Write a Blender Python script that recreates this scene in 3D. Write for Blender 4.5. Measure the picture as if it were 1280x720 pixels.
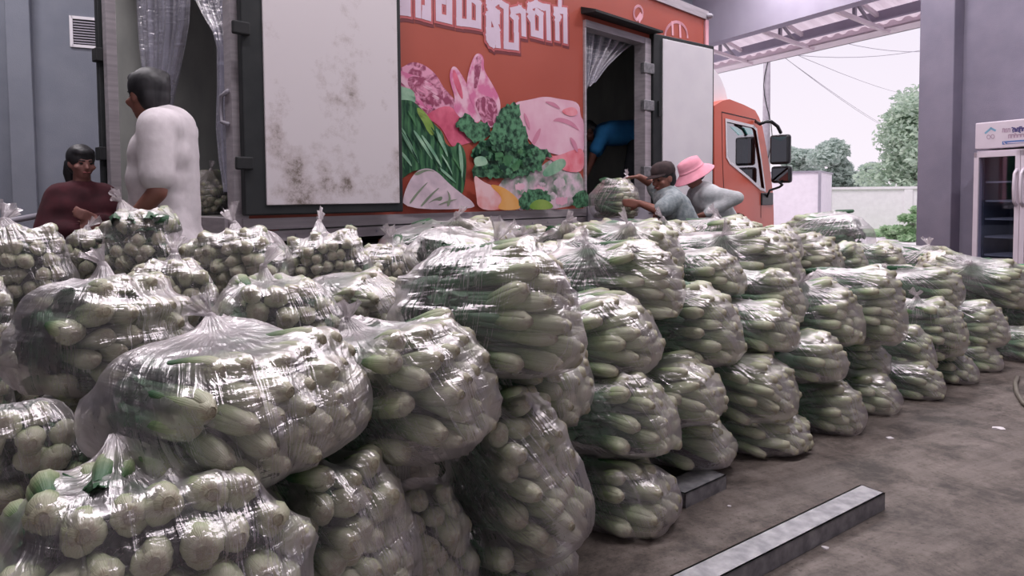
import bpy, bmesh, math, random
import numpy as np
from mathutils import Vector, Matrix
from mathutils import noise as mnoise
from mathutils.bvhtree import BVHTree

R = math.radians
for o in list(bpy.data.objects):
    bpy.data.objects.remove(o)
SC = bpy.context.scene
COL = SC.collection
random.seed(7)
RNG = np.random.default_rng(11)

# ---------------------------------------------------------------- camera
F, CX, CY, CAM_H = 850.0, 640.0, 283.6, 1.15
PITCH, ROLL = R(2.6), -0.008
cam_d = bpy.data.cameras.new('camera')
cam = bpy.data.objects.new('camera', cam_d)
COL.objects.link(cam)
cam_d.sensor_width = 36.0
cam_d.lens = F / 1280 * 36.0
cam_d.shift_y = (CY - 360) / 1280
cam_d.clip_start = 0.05
cam_d.clip_end = 300
CAMR = Matrix.Rotation(R(90) - PITCH, 3, 'X') @ Matrix.Rotation(ROLL, 3, 'Z')
cam.matrix_world = Matrix.Translation((0, 0, CAM_H)) @ CAMR.to_4x4()
SC.camera = cam

def ray(px, py):
    return CAMR @ Vector(((px - CX) / F, -(py - CY) / F, -1.0))
def at(px, py, depth):
    d = ray(px, py)
    return Vector((0, 0, CAM_H)) + d * (depth / d.y)
def ground(px, py, z=0.0):
    d = ray(px, py)
    return Vector((0, 0, CAM_H)) + d * ((z - CAM_H) / d.z)

# ---------------------------------------------------------------- world, exposure
W = bpy.data.worlds.new('world')
SC.world = W
W.use_nodes = True
nt = W.node_tree
bg = nt.nodes['Background']
tcw = nt.nodes.new('ShaderNodeTexCoord')
sep = nt.nodes.new('ShaderNodeSeparateXYZ')
rampw = nt.nodes.new('ShaderNodeValToRGB')
nt.links.new(tcw.outputs['Generated'], sep.inputs[0])
nt.links.new(sep.outputs['Z'], rampw.inputs[0])
rampw.color_ramp.elements[0].position = 0.0
rampw.color_ramp.elements[0].color = (0.69, 0.635, 0.69, 1)
rampw.color_ramp.elements[1].position = 0.5
rampw.color_ramp.elements[1].color = (0.58, 0.535, 0.65, 1)
nt.links.new(rampw.outputs[0], bg.inputs['Color'])
bg.inputs['Strength'].default_value = 1.45
SC.view_settings.view_transform = 'Standard'
SC.view_settings.look = 'None'
SC.view_settings.gamma = 1.0
SC.view_settings.exposure = 0.0
SC.view_settings.use_curve_mapping = False
SC.cycles.max_bounces = 7
SC.cycles.diffuse_bounces = 3
SC.cycles.glossy_bounces = 2
SC.cycles.transmission_bounces = 4
SC.cycles.transparent_max_bounces = 10
SC.cycles.caustics_reflective = False
SC.cycles.caustics_refractive = False

LAMP_POWER = 86.0          # each ceiling lamp, watts
sun_d = bpy.data.lights.new('yard_fill_sun', 'SUN')  # soft sun added to whiten the yard under an overcast sky
sun_d.energy = 2.2
sun_d.angle = R(25)
sun_d.color = (1.0, 0.94, 0.96)
sun_o = bpy.data.objects.new('yard_fill_sun', sun_d)
COL.objects.link(sun_o)
sun_o.rotation_euler = Vector((0.45, 0.28, -0.85)).to_track_quat('-Z', 'Y').to_euler()

# ---------------------------------------------------------------- materials
MATS = {}
def new_mat(name):
    m = bpy.data.materials.new(name)
    m.use_nodes = True
    MATS[name] = m
    return m, m.node_tree, m.node_tree.nodes['Principled BSDF']
def nd(nt, typ, **kw):
    n = nt.nodes.new(typ)
    for k, v in kw.items():
        setattr(n, k, v)
    return n
def c4(c):
    return (c[0], c[1], c[2], 1.0)
def srgb(r, g, b):
    f = lambda v: (v / 255 / 12.92) if v / 255 <= 0.04045 else ((v / 255 + 0.055) / 1.055) ** 2.4
    return (f(r), f(g), f(b))

def noise_mat(name, c1, c2=None, rough=0.6, metal=0.0, scale=8.0, detail=5.0, bump=0.0, bscale=None,
              lo=0.35, hi=0.65, stretch=None, distortion=0.0, spec=None):
    m, nt, p = new_mat(name)
    c2 = c2 or c1
    tc = nd(nt, 'ShaderNodeTexCoord')
    src = tc.outputs['Object']
    if stretch:
        mp = nd(nt, 'ShaderNodeMapping')
        mp.inputs['Scale'].default_value = stretch
        nt.links.new(src, mp.inputs[0])
        src = mp.outputs[0]
    n = nd(nt, 'ShaderNodeTexNoise')
    n.inputs['Scale'].default_value = scale
    n.inputs['Detail'].default_value = detail
    n.inputs['Distortion'].default_value = distortion
    nt.links.new(src, n.inputs['Vector'])
    r = nd(nt, 'ShaderNodeValToRGB')
    r.color_ramp.elements[0].position = lo
    r.color_ramp.elements[1].position = hi
    r.color_ramp.elements[0].color = c4(c1)
    r.color_ramp.elements[1].color = c4(c2)
    nt.links.new(n.outputs['Fac'], r.inputs[0])
    nt.links.new(r.outputs[0], p.inputs['Base Color'])
    p.inputs['Roughness'].default_value = rough
    p.inputs['Metallic'].default_value = metal
    if spec is not None:
        p.inputs['Specular IOR Level'].default_value = spec
    if bump:
        n2 = nd(nt, 'ShaderNodeTexNoise')
        n2.inputs['Scale'].default_value = bscale or scale * 3
        n2.inputs['Detail'].default_value = 6
        nt.links.new(src, n2.inputs['Vector'])
        b = nd(nt, 'ShaderNodeBump')
        b.inputs['Strength'].default_value = bump
        b.inputs['Distance'].default_value = 0.02
        nt.links.new(n2.outputs['Fac'], b.inputs['Height'])
        nt.links.new(b.outputs[0], p.inputs['Normal'])
    return m

def emit_mat(name, col, strength):
    m, nt, p = new_mat(name)
    p.inputs['Base Color'].default_value = c4(col)
    p.inputs['Emission Color'].default_value = c4(col)
    p.inputs['Emission Strength'].default_value = strength
    return m

noise_mat('wall_paint', (0.185, 0.20, 0.245), (0.215, 0.23, 0.275), 0.85, scale=3, bump=0.15, bscale=90)
noise_mat('pillar_paint', (0.20, 0.185, 0.245), (0.235, 0.215, 0.28), 0.85, scale=3, bump=0.15, bscale=90)
noise_mat('header_paint', (0.36, 0.33, 0.42), (0.40, 0.37, 0.46), 0.8, scale=2)
noise_mat('ceiling_paint', (0.62, 0.60, 0.64), (0.68, 0.66, 0.70), 0.9)
noise_mat('steel_pink', (0.74, 0.65, 0.69), (0.80, 0.71, 0.75), 0.55, scale=4)
noise_mat('steel_grey', (0.30, 0.28, 0.33), (0.36, 0.34, 0.39), 0.5, scale=4)
noise_mat('corrugated', (0.80, 0.70, 0.73), (0.86, 0.76, 0.79), 0.5, scale=2, stretch=(1, 1, 1))
noise_mat('galvanised', (0.20, 0.20, 0.215), (0.36, 0.355, 0.37), 0.5, 0.55, scale=22, bump=0.1)
noise_mat('aluminium', (0.42, 0.38, 0.41), (0.55, 0.50, 0.53), 0.42, 0.35, scale=10, stretch=(0.3, 1, 4))
noise_mat('orange_paint', srgb(168, 78, 62), srgb(176, 85, 69), 0.45, scale=1.2)
noise_mat('cab_orange', srgb(200, 90, 68), srgb(206, 97, 75), 0.3, scale=2)
noise_mat('rubber', (0.010, 0.013, 0.015), (0.02, 0.022, 0.024), 0.6)
noise_mat('black_plastic', (0.012, 0.014, 0.017), (0.022, 0.024, 0.027), 0.4)
noise_mat('white_paint', (0.74, 0.71, 0.76), (0.80, 0.77, 0.81), 0.35, scale=3)
noise_mat('cargo_wall', (0.27, 0.28, 0.265), (0.36, 0.365, 0.345), 0.7, scale=5, stretch=(1, 1, 0.4))
noise_mat('cargo_floor', (0.10, 0.10, 0.10), (0.16, 0.155, 0.15), 0.5, scale=14)
noise_mat('chassis', (0.008, 0.010, 0.012), (0.02, 0.02, 0.022), 0.7)
noise_mat('reflector_red', srgb(120, 62, 58), srgb(140, 70, 62), 0.3)
noise_mat('reflector_amber', srgb(176, 104, 78), srgb(186, 112, 84), 0.3)
noise_mat('fridge_white', (0.66, 0.58, 0.66), (0.70, 0.62, 0.70), 0.35)
noise_mat('fridge_inside', (0.10, 0.11, 0.14), (0.13, 0.14, 0.17), 0.6)
noise_mat('shelf_wire', (0.42, 0.42, 0.46), (0.48, 0.48, 0.52), 0.4, 0.2)
noise_mat('green_plastic', (0.02, 0.30, 0.13), (0.03, 0.34, 0.15), 0.4)
noise_mat('hose', (0.15, 0.13, 0.11), (0.2, 0.18, 0.15), 0.5)
noise_mat('concrete_out', (0.74, 0.69, 0.71), (0.82, 0.77, 0.79), 0.9, scale=2)
noise_mat('grass', (0.22, 0.36, 0.18), (0.34, 0.47, 0.26), 0.9, scale=6)
noise_mat('wall_white', (0.80, 0.74, 0.79), (0.86, 0.80, 0.85), 0.8)
noise_mat('bark', (0.22, 0.20, 0.19), (0.30, 0.28, 0.26), 0.9, scale=20)
noise_mat('leaf_far', (0.46, 0.56, 0.50), (0.60, 0.68, 0.61), 0.7, scale=2)  # distance haze is put into this pale leaf colour
noise_mat('leaf_mid', (0.42, 0.54, 0.43), (0.60, 0.70, 0.56), 0.7, scale=3)  # nearer trees paled too, haze mixed into the green
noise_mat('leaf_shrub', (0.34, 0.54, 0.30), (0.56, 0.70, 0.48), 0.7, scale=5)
noise_mat('pole_concrete', (0.42, 0.38, 0.42), (0.50, 0.46, 0.50), 0.8)
noise_mat('skin_brown', srgb(128, 84, 72), srgb(140, 92, 80), 0.55)
noise_mat('skin_light', srgb(138, 96, 90), srgb(148, 104, 96), 0.55)
noise_mat('hair_black', (0.012, 0.012, 0.015), (0.028, 0.026, 0.03), 0.5, scale=60, stretch=(1, 1, 0.1))
noise_mat('shirt_white', (0.66, 0.60, 0.63), (0.72, 0.66, 0.69), 0.9, scale=30, bump=0.2, bscale=14)
noise_mat('shirt_maroon', (0.040, 0.009, 0.014), (0.075, 0.014, 0.022), 0.9, scale=9)
noise_mat('shirt_red', (0.30, 0.035, 0.06), (0.36, 0.05, 0.08), 0.9, scale=9)
noise_mat('shirt_denim', (0.20, 0.24, 0.26), (0.34, 0.38, 0.40), 0.9, scale=30, bump=0.2)
noise_mat('shirt_grey', (0.42, 0.44, 0.46), (0.54, 0.55, 0.57), 0.9, scale=20, bump=0.2)
noise_mat('shirt_blue', (0.02, 0.16, 0.40), (0.03, 0.22, 0.50), 0.9, scale=9)
noise_mat('trousers_dark', (0.015, 0.017, 0.022), (0.03, 0.032, 0.04), 0.9)
noise_mat('trousers_maroon', (0.13, 0.012, 0.04), (0.18, 0.02, 0.055), 0.9)
noise_mat('hat_pink', srgb(226, 150, 168), srgb(234, 160, 178), 0.9, scale=20)
noise_mat('cap_dark', (0.03, 0.02, 0.022), (0.055, 0.035, 0.036), 0.9, scale=20)
noise_mat('eye_dark', (0.01, 0.01, 0.01), (0.012, 0.012, 0.012), 0.2)
noise_mat('lips', srgb(150, 84, 84), srgb(156, 90, 90), 0.5)
# printed artwork on the truck side
noise_mat('print_meat', srgb(150, 70, 100), srgb(226, 158, 186), 0.4, scale=16, detail=8, lo=0.42, hi=0.6, distortion=1.2)
noise_mat('print_bone', srgb(216, 120, 162), srgb(236, 190, 208), 0.4, scale=8, detail=6, lo=0.42, hi=0.56)
noise_mat('print_red', srgb(190, 70, 100), srgb(232, 120, 146), 0.4, scale=7, detail=6)
noise_mat('print_blush', srgb(222, 96, 110), srgb(240, 168, 180), 0.4, scale=5)
noise_mat('print_chicken', srgb(224, 166, 188), srgb(236, 196, 210), 0.4, scale=4, detail=6)
noise_mat('print_fold', srgb(206, 132, 158), srgb(214, 142, 166), 0.4)
noise_mat('print_parsley', srgb(14, 52, 36), srgb(96, 150, 112), 0.4, scale=26, detail=8, lo=0.38, hi=0.62)
noise_mat('print_leek', srgb(18, 62, 44), srgb(84, 136, 92), 0.4, scale=7, detail=6, stretch=(5, 1, 0.8), lo=0.42, hi=0.68)
noise_mat('print_leek_light', srgb(96, 150, 120), srgb(170, 204, 176), 0.4, scale=7)
noise_mat('print_blade_dark', srgb(10, 44, 34), srgb(24, 70, 48), 0.4, scale=12)
noise_mat('print_blade_mid', srgb(58, 112, 72), srgb(92, 142, 96), 0.4, scale=12)
noise_mat('print_lime', srgb(110, 150, 60), srgb(150, 176, 92), 0.4, scale=6)
noise_mat('print_cabbage', srgb(196, 176, 188), srgb(226, 204, 214), 0.4, scale=5, detail=6, distortion=1.5)
noise_mat('print_vein', srgb(120, 130, 112), srgb(140, 150, 128), 0.4)
noise_mat('print_mango', srgb(222, 150, 64), srgb(232, 176, 110), 0.4, scale=4)
noise_mat('print_radish', srgb(224, 120, 112), srgb(236, 196, 200), 0.4, scale=6)
noise_mat('print_cauli', srgb(122, 152, 130), srgb(226, 200, 214), 0.4, scale=9, detail=8, lo=0.35, hi=0.6)
noise_mat('letter_white', srgb(216, 196, 214), srgb(224, 204, 222), 0.4)
noise_mat('letter_edge', srgb(196, 100, 104), srgb(200, 106, 108), 0.4)
noise_mat('letter_shadow', srgb(120, 56, 60), srgb(126, 60, 64), 0.4)
noise_mat('emblem_pink', srgb(240, 176, 190), srgb(244, 186, 198), 0.4)
noise_mat('sign_blue', srgb(98, 122, 178), srgb(104, 130, 184), 0.4)
noise_mat('sign_teal', srgb(120, 168, 196), srgb(128, 176, 202), 0.4)
noise_mat('sign_navy', srgb(84, 78, 128), srgb(90, 84, 134), 0.4)
noise_mat('sign_pale', srgb(176, 152, 172), srgb(180, 156, 176), 0.4)
noise_mat('paper_white', (0.7, 0.66, 0.68), (0.75, 0.7, 0.72), 0.7)
emit_mat('lamp_face', (0.95, 0.95, 1.0), 6.0)

def concrete_floor():
    m, nt, p = new_mat('floor_concrete')
    tc = nd(nt, 'ShaderNodeTexCoord')
    def noise(scale, detail=8, rough=0.6, dist=0.0, stretch=None, rot=0):
        mp = nd(nt, 'ShaderNodeMapping')
        mp.inputs['Scale'].default_value = stretch or (1, 1, 1)
        mp.inputs['Rotation'].default_value = (0, 0, rot)
        nt.links.new(tc.outputs['Object'], mp.inputs[0])
        n = nd(nt, 'ShaderNodeTexNoise')
        n.inputs['Scale'].default_value = scale
        n.inputs['Detail'].default_value = detail
        n.inputs['Roughness'].default_value = rough
        n.inputs['Distortion'].default_value = dist
        nt.links.new(mp.outputs[0], n.inputs['Vector'])
        return n.outputs['Fac']
    def ramp(fac, stops):
        r = nd(nt, 'ShaderNodeValToRGB')
        e = r.color_ramp.elements
        while len(e) < len(stops):
            e.new(0.5)
        for i, (pos, c) in enumerate(stops):
            e[i].position = pos
            e[i].color = c4(c)
        nt.links.new(fac, r.inputs[0])
        return r.outputs[0]
    def mix(a, b, fac, mode='MIX'):
        x = nd(nt, 'ShaderNodeMix', data_type='RGBA', blend_type=mode)
        if isinstance(fac, float):
            x.inputs[0].default_value = fac
        else:
            nt.links.new(fac, x.inputs[0])
        nt.links.new(a, x.inputs[6])
        nt.links.new(b, x.inputs[7])
        return x.outputs[2]
    base = ramp(noise(1.7, 12, 0.72, 0.15), [(0.28, (0.10, 0.082, 0.072)), (0.5, (0.185, 0.155, 0.138)), (0.74, (0.29, 0.25, 0.225))])
    stain = ramp(noise(3.6, 12, 0.78, 0.25, (1, 1, 1), 0.7), [(0.40, (0.20, 0.18, 0.165)), (0.50, (0.75, 0.72, 0.70)), (0.56, (1, 1, 1))])
    c = mix(base, stain, 0.85, 'MULTIPLY')
    streak = ramp(noise(11, 10, 0.8, 0.0, (0.10, 1.5, 1), R(40)), [(0.36, (0.55, 0.51, 0.49)), (0.60, (1, 1, 1))])
    c = mix(c, streak, 0.75, 'MULTIPLY')
    pale = ramp(noise(2.6, 12, 0.75, 0.1, (0.5, 1.2, 1), R(30)), [(0.55, (0, 0, 0)), (0.72, (0.085, 0.075, 0.07))])
    c = mix(c, pale, 1.0, 'ADD')
    speck = ramp(noise(55, 4, 0.7), [(0.33, (0.30, 0.27, 0.25)), (0.43, (1, 1, 1))])
    c = mix(c, speck, 0.75, 'MULTIPLY')
    nt.links.new(c, p.inputs['Base Color'])
    p.inputs['Roughness'].default_value = 0.62
    b = nd(nt, 'ShaderNodeBump')
    b.inputs['Strength'].default_value = 0.35
    b.inputs['Distance'].default_value = 0.015
    nt.links.new(noise(26, 8, 0.7), b.inputs['Height'])
    nt.links.new(b.outputs[0], p.inputs['Normal'])
    return m
concrete_floor()

def door_white():
    m, nt, p = new_mat('door_panel_dirty')
    tc = nd(nt, 'ShaderNodeTexCoord')
    n = nd(nt, 'ShaderNodeTexNoise')
    n.inputs['Scale'].default_value = 6
    n.inputs['Detail'].default_value = 10
    n.inputs['Roughness'].default_value = 0.75
    nt.links.new(tc.outputs['Object'], n.inputs['Vector'])
    n2 = nd(nt, 'ShaderNodeTexNoise')
    n2.inputs['Scale'].default_value = 2.1
    n2.inputs['Detail'].default_value = 4
    nt.links.new(tc.outputs['Object'], n2.inputs['Vector'])
    mm = nd(nt, 'ShaderNodeMath', operation='MULTIPLY')
    nt.links.new(n.outputs['Fac'], mm.inputs[0])
    nt.links.new(n2.outputs['Fac'], mm.inputs[1])
    r = nd(nt, 'ShaderNodeValToRGB')
    e = r.color_ramp.elements
    e.new(0.5)
    e[0].position, e[0].color = 0.27, c4((0.72, 0.66, 0.69))
    e[1].position, e[1].color = 0.345, c4((0.56, 0.49, 0.50))
    e[2].position, e[2].color = 0.41, c4((0.20, 0.165, 0.14))
    # scuffed patch where crates rub, and a dirty lower edge
    tot = mm.outputs[0]
    for (pt, r0, amt) in (((0.27, 0, 1.26), 0.22, 0.10), ((0.20, 0, 1.48), 0.16, 0.07), ((0.62, 0, 1.80), 0.35, 0.04), ((0.75, 0, 2.5), 0.3, 0.05)):
        dn = nd(nt, 'ShaderNodeVectorMath', operation='DISTANCE')
        mpv = nd(nt, 'ShaderNodeMapping')
        mpv.inputs['Scale'].default_value = (1.5, 0.0, 0.8)
        nt.links.new(tc.outputs['Object'], mpv.inputs[0])
        nt.links.new(mpv.outputs[0], dn.inputs[0])
        dn.inputs[1].default_value = (pt[0] * 1.5, 0, pt[2] * 0.8)
        mr_ = nd(nt, 'ShaderNodeMapRange')
        nt.links.new(dn.outputs['Value'], mr_.inputs[0])
        mr_.inputs[1].default_value, mr_.inputs[2].default_value = 0.0, r0
        mr_.inputs[3].default_value, mr_.inputs[4].default_value = amt, 0.0
        ad = nd(nt, 'ShaderNodeMath', operation='ADD')
        nt.links.new(tot, ad.inputs[0])
        nt.links.new(mr_.outputs[0], ad.inputs[1])
        tot = ad.outputs[0]
    sz = nd(nt, 'ShaderNodeSeparateXYZ')
    nt.links.new(tc.outputs['Object'], sz.inputs[0])
    mr_ = nd(nt, 'ShaderNodeMapRange')
    nt.links.new(sz.outputs[2], mr_.inputs[0])
    mr_.inputs[1].default_value, mr_.inputs[2].default_value = 1.04, 1.12
    mr_.inputs[3].default_value, mr_.inputs[4].default_value = 0.13, 0.0
    ad = nd(nt, 'ShaderNodeMath', operation='ADD')
    nt.links.new(tot, ad.inputs[0])
    nt.links.new(mr_.outputs[0], ad.inputs[1])
    nt.links.new(ad.outputs[0], r.inputs[0])
    nt.links.new(r.outputs[0], p.inputs['Base Color'])
    p.inputs['Roughness'].default_value = 0.5
    return m
door_white()
noise_mat('door_grime', (0.09, 0.075, 0.062), (0.60, 0.54, 0.55), 0.7, scale=24, detail=9, lo=0.36, hi=0.58, stretch=(1, 1, 0.5))

def glass_mat(name, tint, clear, rough=0.03):
    m, nt, p = new_mat(name)
    out = nt.nodes['Material Output']
    tr = nd(nt, 'ShaderNodeBsdfTransparent')
    tr.inputs['Color'].default_value = c4(tint)
    gl = nd(nt, 'ShaderNodeBsdfGlossy')
    gl.inputs['Roughness'].default_value = rough
    gl.inputs['Color'].default_value = (0.9, 0.9, 0.95, 1) if name != 'mirror_glass' else (0.16, 0.17, 0.18, 1)
    mx = nd(nt, 'ShaderNodeMixShader')
    mx.inputs[0].default_value = 1 - clear
    nt.links.new(tr.outputs[0], mx.inputs[1])
    nt.links.new(gl.outputs[0], mx.inputs[2])
    nt.links.new(mx.outputs[0], out.inputs['Surface'])
    return m
glass_mat('glass_cab', (0.55, 0.62, 0.68), 0.55)
glass_mat('glass_fridge', (0.75, 0.78, 0.85), 0.9)
glass_mat('sun_strip', (0.2, 0.85, 0.75), 0.6)
glass_mat('mirror_glass', (0.3, 0.3, 0.3), 0.1)

def film_mat(name, tint, base, gather, streak, gloss_rough=0.16):
    """thin crumpled polythene: clear where taut, milky where folds and the gathered neck stack up"""
    m, nt, p = new_mat(name)
    nt.nodes.remove(p)
    out = nt.nodes['Material Output']
    uv = nd(nt, 'ShaderNodeUVMap')
    mp = nd(nt, 'ShaderNodeMapping')
    mp.inputs['Scale'].default_value = (46, 2.6, 1)
    nt.links.new(uv.outputs[0], mp.inputs[0])
    oi = nd(nt, 'ShaderNodeObjectInfo')
    addv = nd(nt, 'ShaderNodeVectorMath', operation='ADD')
    sc = nd(nt, 'ShaderNodeVectorMath', operation='SCALE')
    comb = nd(nt, 'ShaderNodeCombineXYZ')
    nt.links.new(oi.outputs['Random'], comb.inputs[2])
    nt.links.new(comb.outputs[0], sc.inputs[0])
    sc.inputs['Scale'].default_value = 37.0
    nt.links.new(mp.outputs[0], addv.inputs[0])
    nt.links.new(sc.outputs[0], addv.inputs[1])
    n1 = nd(nt, 'ShaderNodeTexNoise')
    n1.inputs['Scale'].default_value = 1.0
    n1.inputs['Detail'].default_value = 4
    n1.inputs['Distortion'].default_value = 0.7
    nt.links.new(addv.outputs[0], n1.inputs['Vector'])
    tc = nd(nt, 'ShaderNodeTexCoord')
    n2 = nd(nt, 'ShaderNodeTexNoise')
    n2.inputs['Scale'].default_value = 9.0
    n2.inputs['Detail'].default_value = 6
    n2.inputs['Distortion'].default_value = 1.4
    nt.links.new(tc.outputs['Object'], n2.inputs['Vector'])
    # creases across the bag (pulled tight along the bundle)
    mpx = nd(nt, 'ShaderNodeMapping')
    mpx.inputs['Scale'].default_value = (4.0, 4.0, 34.0)
    mpx.inputs['Rotation'].default_value = (0.5, 0.35, 0)
    nt.links.new(tc.outputs['Object'], mpx.inputs[0])
    n3 = nd(nt, 'ShaderNodeTexNoise')
    n3.inputs['Scale'].default_value = 1.0
    n3.inputs['Detail'].default_value = 3
    n3.inputs['Distortion'].default_value = 0.5
    nt.links.new(mpx.outputs[0], n3.inputs['Vector'])
    def math_(op, a, b=None, clamp=False):
        x = nd(nt, 'ShaderNodeMath', operation=op)
        x.use_clamp = clamp
        for i, v in enumerate((a, b)):
            if v is None:
                continue
            if isinstance(v, (int, float)):
                x.inputs[i].default_value = v
            else:
                nt.links.new(v, x.inputs[i])
        return x.outputs[0]
    def maprange(v, a, b, c=0.0, d=1.0):
        x = nd(nt, 'ShaderNodeMapRange')
        x.interpolation_type = 'SMOOTHSTEP'
        nt.links.new(v, x.inputs[0])
        x.inputs[1].default_value, x.inputs[2].default_value = a, b
        x.inputs[3].default_value, x.inputs[4].default_value = c, d
        return x.outputs[0]
    ridge = maprange(n1.outputs['Fac'], 0.54, 0.74)
    ridge3 = maprange(n3.outputs['Fac'], 0.58, 0.74)
    patch = maprange(n2.outputs['Fac'], 0.45, 0.75)
    sepu = nd(nt, 'ShaderNodeSeparateXYZ')
    nt.links.new(uv.outputs[0], sepu.inputs[0])
    near = maprange(sepu.outputs[1], 0.02, 0.30, 1.0, 0.0)
    op = math_('ADD', base, math_('MULTIPLY', ridge, streak))
    op = math_('ADD', op, math_('MULTIPLY', ridge3, streak * 0.7))
    op = math_('ADD', op, math_('MULTIPLY', patch, 0.06))
    op = math_('ADD', op, math_('MULTIPLY', near, gather))
    op = math_('MINIMUM', op, 0.86)
    h = math_('ADD', math_('MULTIPLY', n1.outputs['Fac'], 0.9), math_('MULTIPLY', n2.outputs['Fac'], 0.8))
    h = math_('ADD', h, math_('MULTIPLY', n3.outputs['Fac'], 0.7))
    bp = nd(nt, 'ShaderNodeBump')
    bp.inputs['Strength'].default_value = 0.75
    bp.inputs['Distance'].default_value = 0.02
    nt.links.new(h, bp.inputs['Height'])
    tr = nd(nt, 'ShaderNodeBsdfTransparent')
    tr.inputs['Color'].default_value = (0.98, 0.98, 0.98, 1)
    df = nd(nt, 'ShaderNodeBsdfDiffuse')
    df.inputs['Color'].default_value = c4(tint)
    tl = nd(nt, 'ShaderNodeBsdfTranslucent')
    tl.inputs['Color'].default_value = c4(tint)
    nt.links.new(bp.outputs[0], df.inputs['Normal'])
    mxd = nd(nt, 'ShaderNodeMixShader')
    mxd.inputs[0].default_value = 0.35
    nt.links.new(df.outputs[0], mxd.inputs[1])
    nt.links.new(tl.outputs[0], mxd.inputs[2])
    mx1 = nd(nt, 'ShaderNodeMixShader')
    nt.links.new(op, mx1.inputs[0])
    nt.links.new(tr.outputs[0], mx1.inputs[1])
    nt.links.new(mxd.outputs[0], mx1.inputs[2])
    gl = nd(nt, 'ShaderNodeBsdfGlossy')
    gl.inputs['Roughness'].default_value = gloss_rough
    gl.inputs['Color'].default_value = (1, 0.96, 0.98, 1)
    nt.links.new(bp.outputs[0], gl.inputs['Normal'])
    fr = nd(nt, 'ShaderNodeFresnel')
    fr.inputs['IOR'].default_value = 1.5
    nt.links.new(bp.outputs[0], fr.inputs['Normal'])
    frm = math_('MULTIPLY', fr.outputs[0], 0.38, True)
    mx2 = nd(nt, 'ShaderNodeMixShader')
    nt.links.new(frm, mx2.inputs[0])
    nt.links.new(mx1.outputs[0], mx2.inputs[1])
    nt.links.new(gl.outputs[0], mx2.inputs[2])
    nt.links.new(mx2.outputs[0], out.inputs['Surface'])
    return m
film_mat('film_clear', (0.84, 0.76, 0.80), 0.115, 0.24, 0.15, 0.32)
film_mat('film_tail', (0.84, 0.76, 0.80), 0.36, 0.2, 0.25, 0.3)
film_mat('film_curtain', (0.70, 0.69, 0.84), 0.34, 0.0, 0.30, 0.4)

def choy_mat():
    m, nt, p = new_mat('bok_choy')
    uv = nd(nt, 'ShaderNodeUVMap')
    sep = nd(nt, 'ShaderNodeSeparateXYZ')
    nt.links.new(uv.outputs[0], sep.inputs[0])
    tc = nd(nt, 'ShaderNodeTexCoord')
    n = nd(nt, 'ShaderNodeTexNoise')
    n.inputs['Scale'].default_value = 30
    n.inputs['Detail'].default_value = 4
    nt.links.new(tc.outputs['Object'], n.inputs['Vector'])
    a = nd(nt, 'ShaderNodeMath', operation='MULTIPLY_ADD')
    a.inputs[1].default_value = 0.14
    nt.links.new(n.outputs['Fac'], a.inputs[0])
    nt.links.new(sep.outputs[1], a.inputs[2])
    b = nd(nt, 'ShaderNodeMath', operation='SUBTRACT')
    b.inputs[1].default_value = 0.07
    nt.links.new(a.outputs[0], b.inputs[0])
    r = nd(nt, 'ShaderNodeValToRGB')
    e = r.color_ramp.elements
    stops = [(0.0, (0.36, 0.31, 0.23)), (0.03, (0.49, 0.47, 0.35)), (0.11, (0.46, 0.48, 0.335)), (0.22, (0.33, 0.40, 0.225)),
             (0.34, (0.12, 0.20, 0.09)), (0.46, (0.042, 0.135, 0.055)), (1.0, (0.022, 0.095, 0.040))]  # early dark green also puts the shade between heads into the colour
    while len(e) < len(stops):
        e.new(0.5)
    for i, (pos, c) in enumerate(stops):
        e[i].position = pos
        e[i].color = c4(c)
    nt.links.new(b.outputs[0], r.inputs[0])
    # lengthwise veins
    mp = nd(nt, 'ShaderNodeMapping')
    mp.inputs['Scale'].default_value = (38, 1.6, 1)
    nt.links.new(uv.outputs[0], mp.inputs[0])
    nv = nd(nt, 'ShaderNodeTexNoise')
    nv.inputs['Scale'].default_value = 1.0
    nv.inputs['Detail'].default_value = 3
    nt.links.new(mp.outputs[0], nv.inputs['Vector'])
    rv = nd(nt, 'ShaderNodeValToRGB')
    rv.color_ramp.elements[0].position = 0.3
    rv.color_ramp.elements[0].color = (0.70, 0.74, 0.64, 1)
    rv.color_ramp.elements[1].position = 0.62
    rv.color_ramp.elements[1].color = (1, 1, 1, 1)
    nt.links.new(nv.outputs['Fac'], rv.inputs[0])
    mx = nd(nt, 'ShaderNodeMix', data_type='RGBA', blend_type='MULTIPLY')
    mx.inputs[0].default_value = 0.9
    nt.links.new(r.outputs[0], mx.inputs[6])
    nt.links.new(rv.outputs[0], mx.inputs[7])
    nt.links.new(mx.outputs[2], p.inputs['Base Color'])
    bp = nd(nt, 'ShaderNodeBump')
    bp.inputs['Strength'].default_value = 0.4
    bp.inputs['Distance'].default_value = 0.004
    nt.links.new(nv.outputs['Fac'], bp.inputs['Height'])
    nt.links.new(bp.outputs[0], p.inputs['Normal'])
    p.inputs['Roughness'].default_value = 0.42
    return m
choy_mat()

def add_translucency(name, fac):
    nt = MATS[name].node_tree
    p = nt.nodes['Principled BSDF']
    src = p.inputs['Base Color'].links[0].from_socket
    tl = nd(nt, 'ShaderNodeBsdfTranslucent')
    nt.links.new(src, tl.inputs['Color'])
    mx = nd(nt, 'ShaderNodeMixShader')
    mx.inputs[0].default_value = fac
    nt.links.new(p.outputs[0], mx.inputs[1])
    nt.links.new(tl.outputs[0], mx.inputs[2])
    nt.links.new(mx.outputs[0], nt.nodes['Material Output'].inputs['Surface'])
for n_ in ('leaf_far', 'leaf_mid', 'leaf_shrub'):
    add_translucency(n_, 0.45)
add_translucency('corrugated', 0.7)  # translucency added to the roof sheet to brighten the canopy underside
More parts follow.
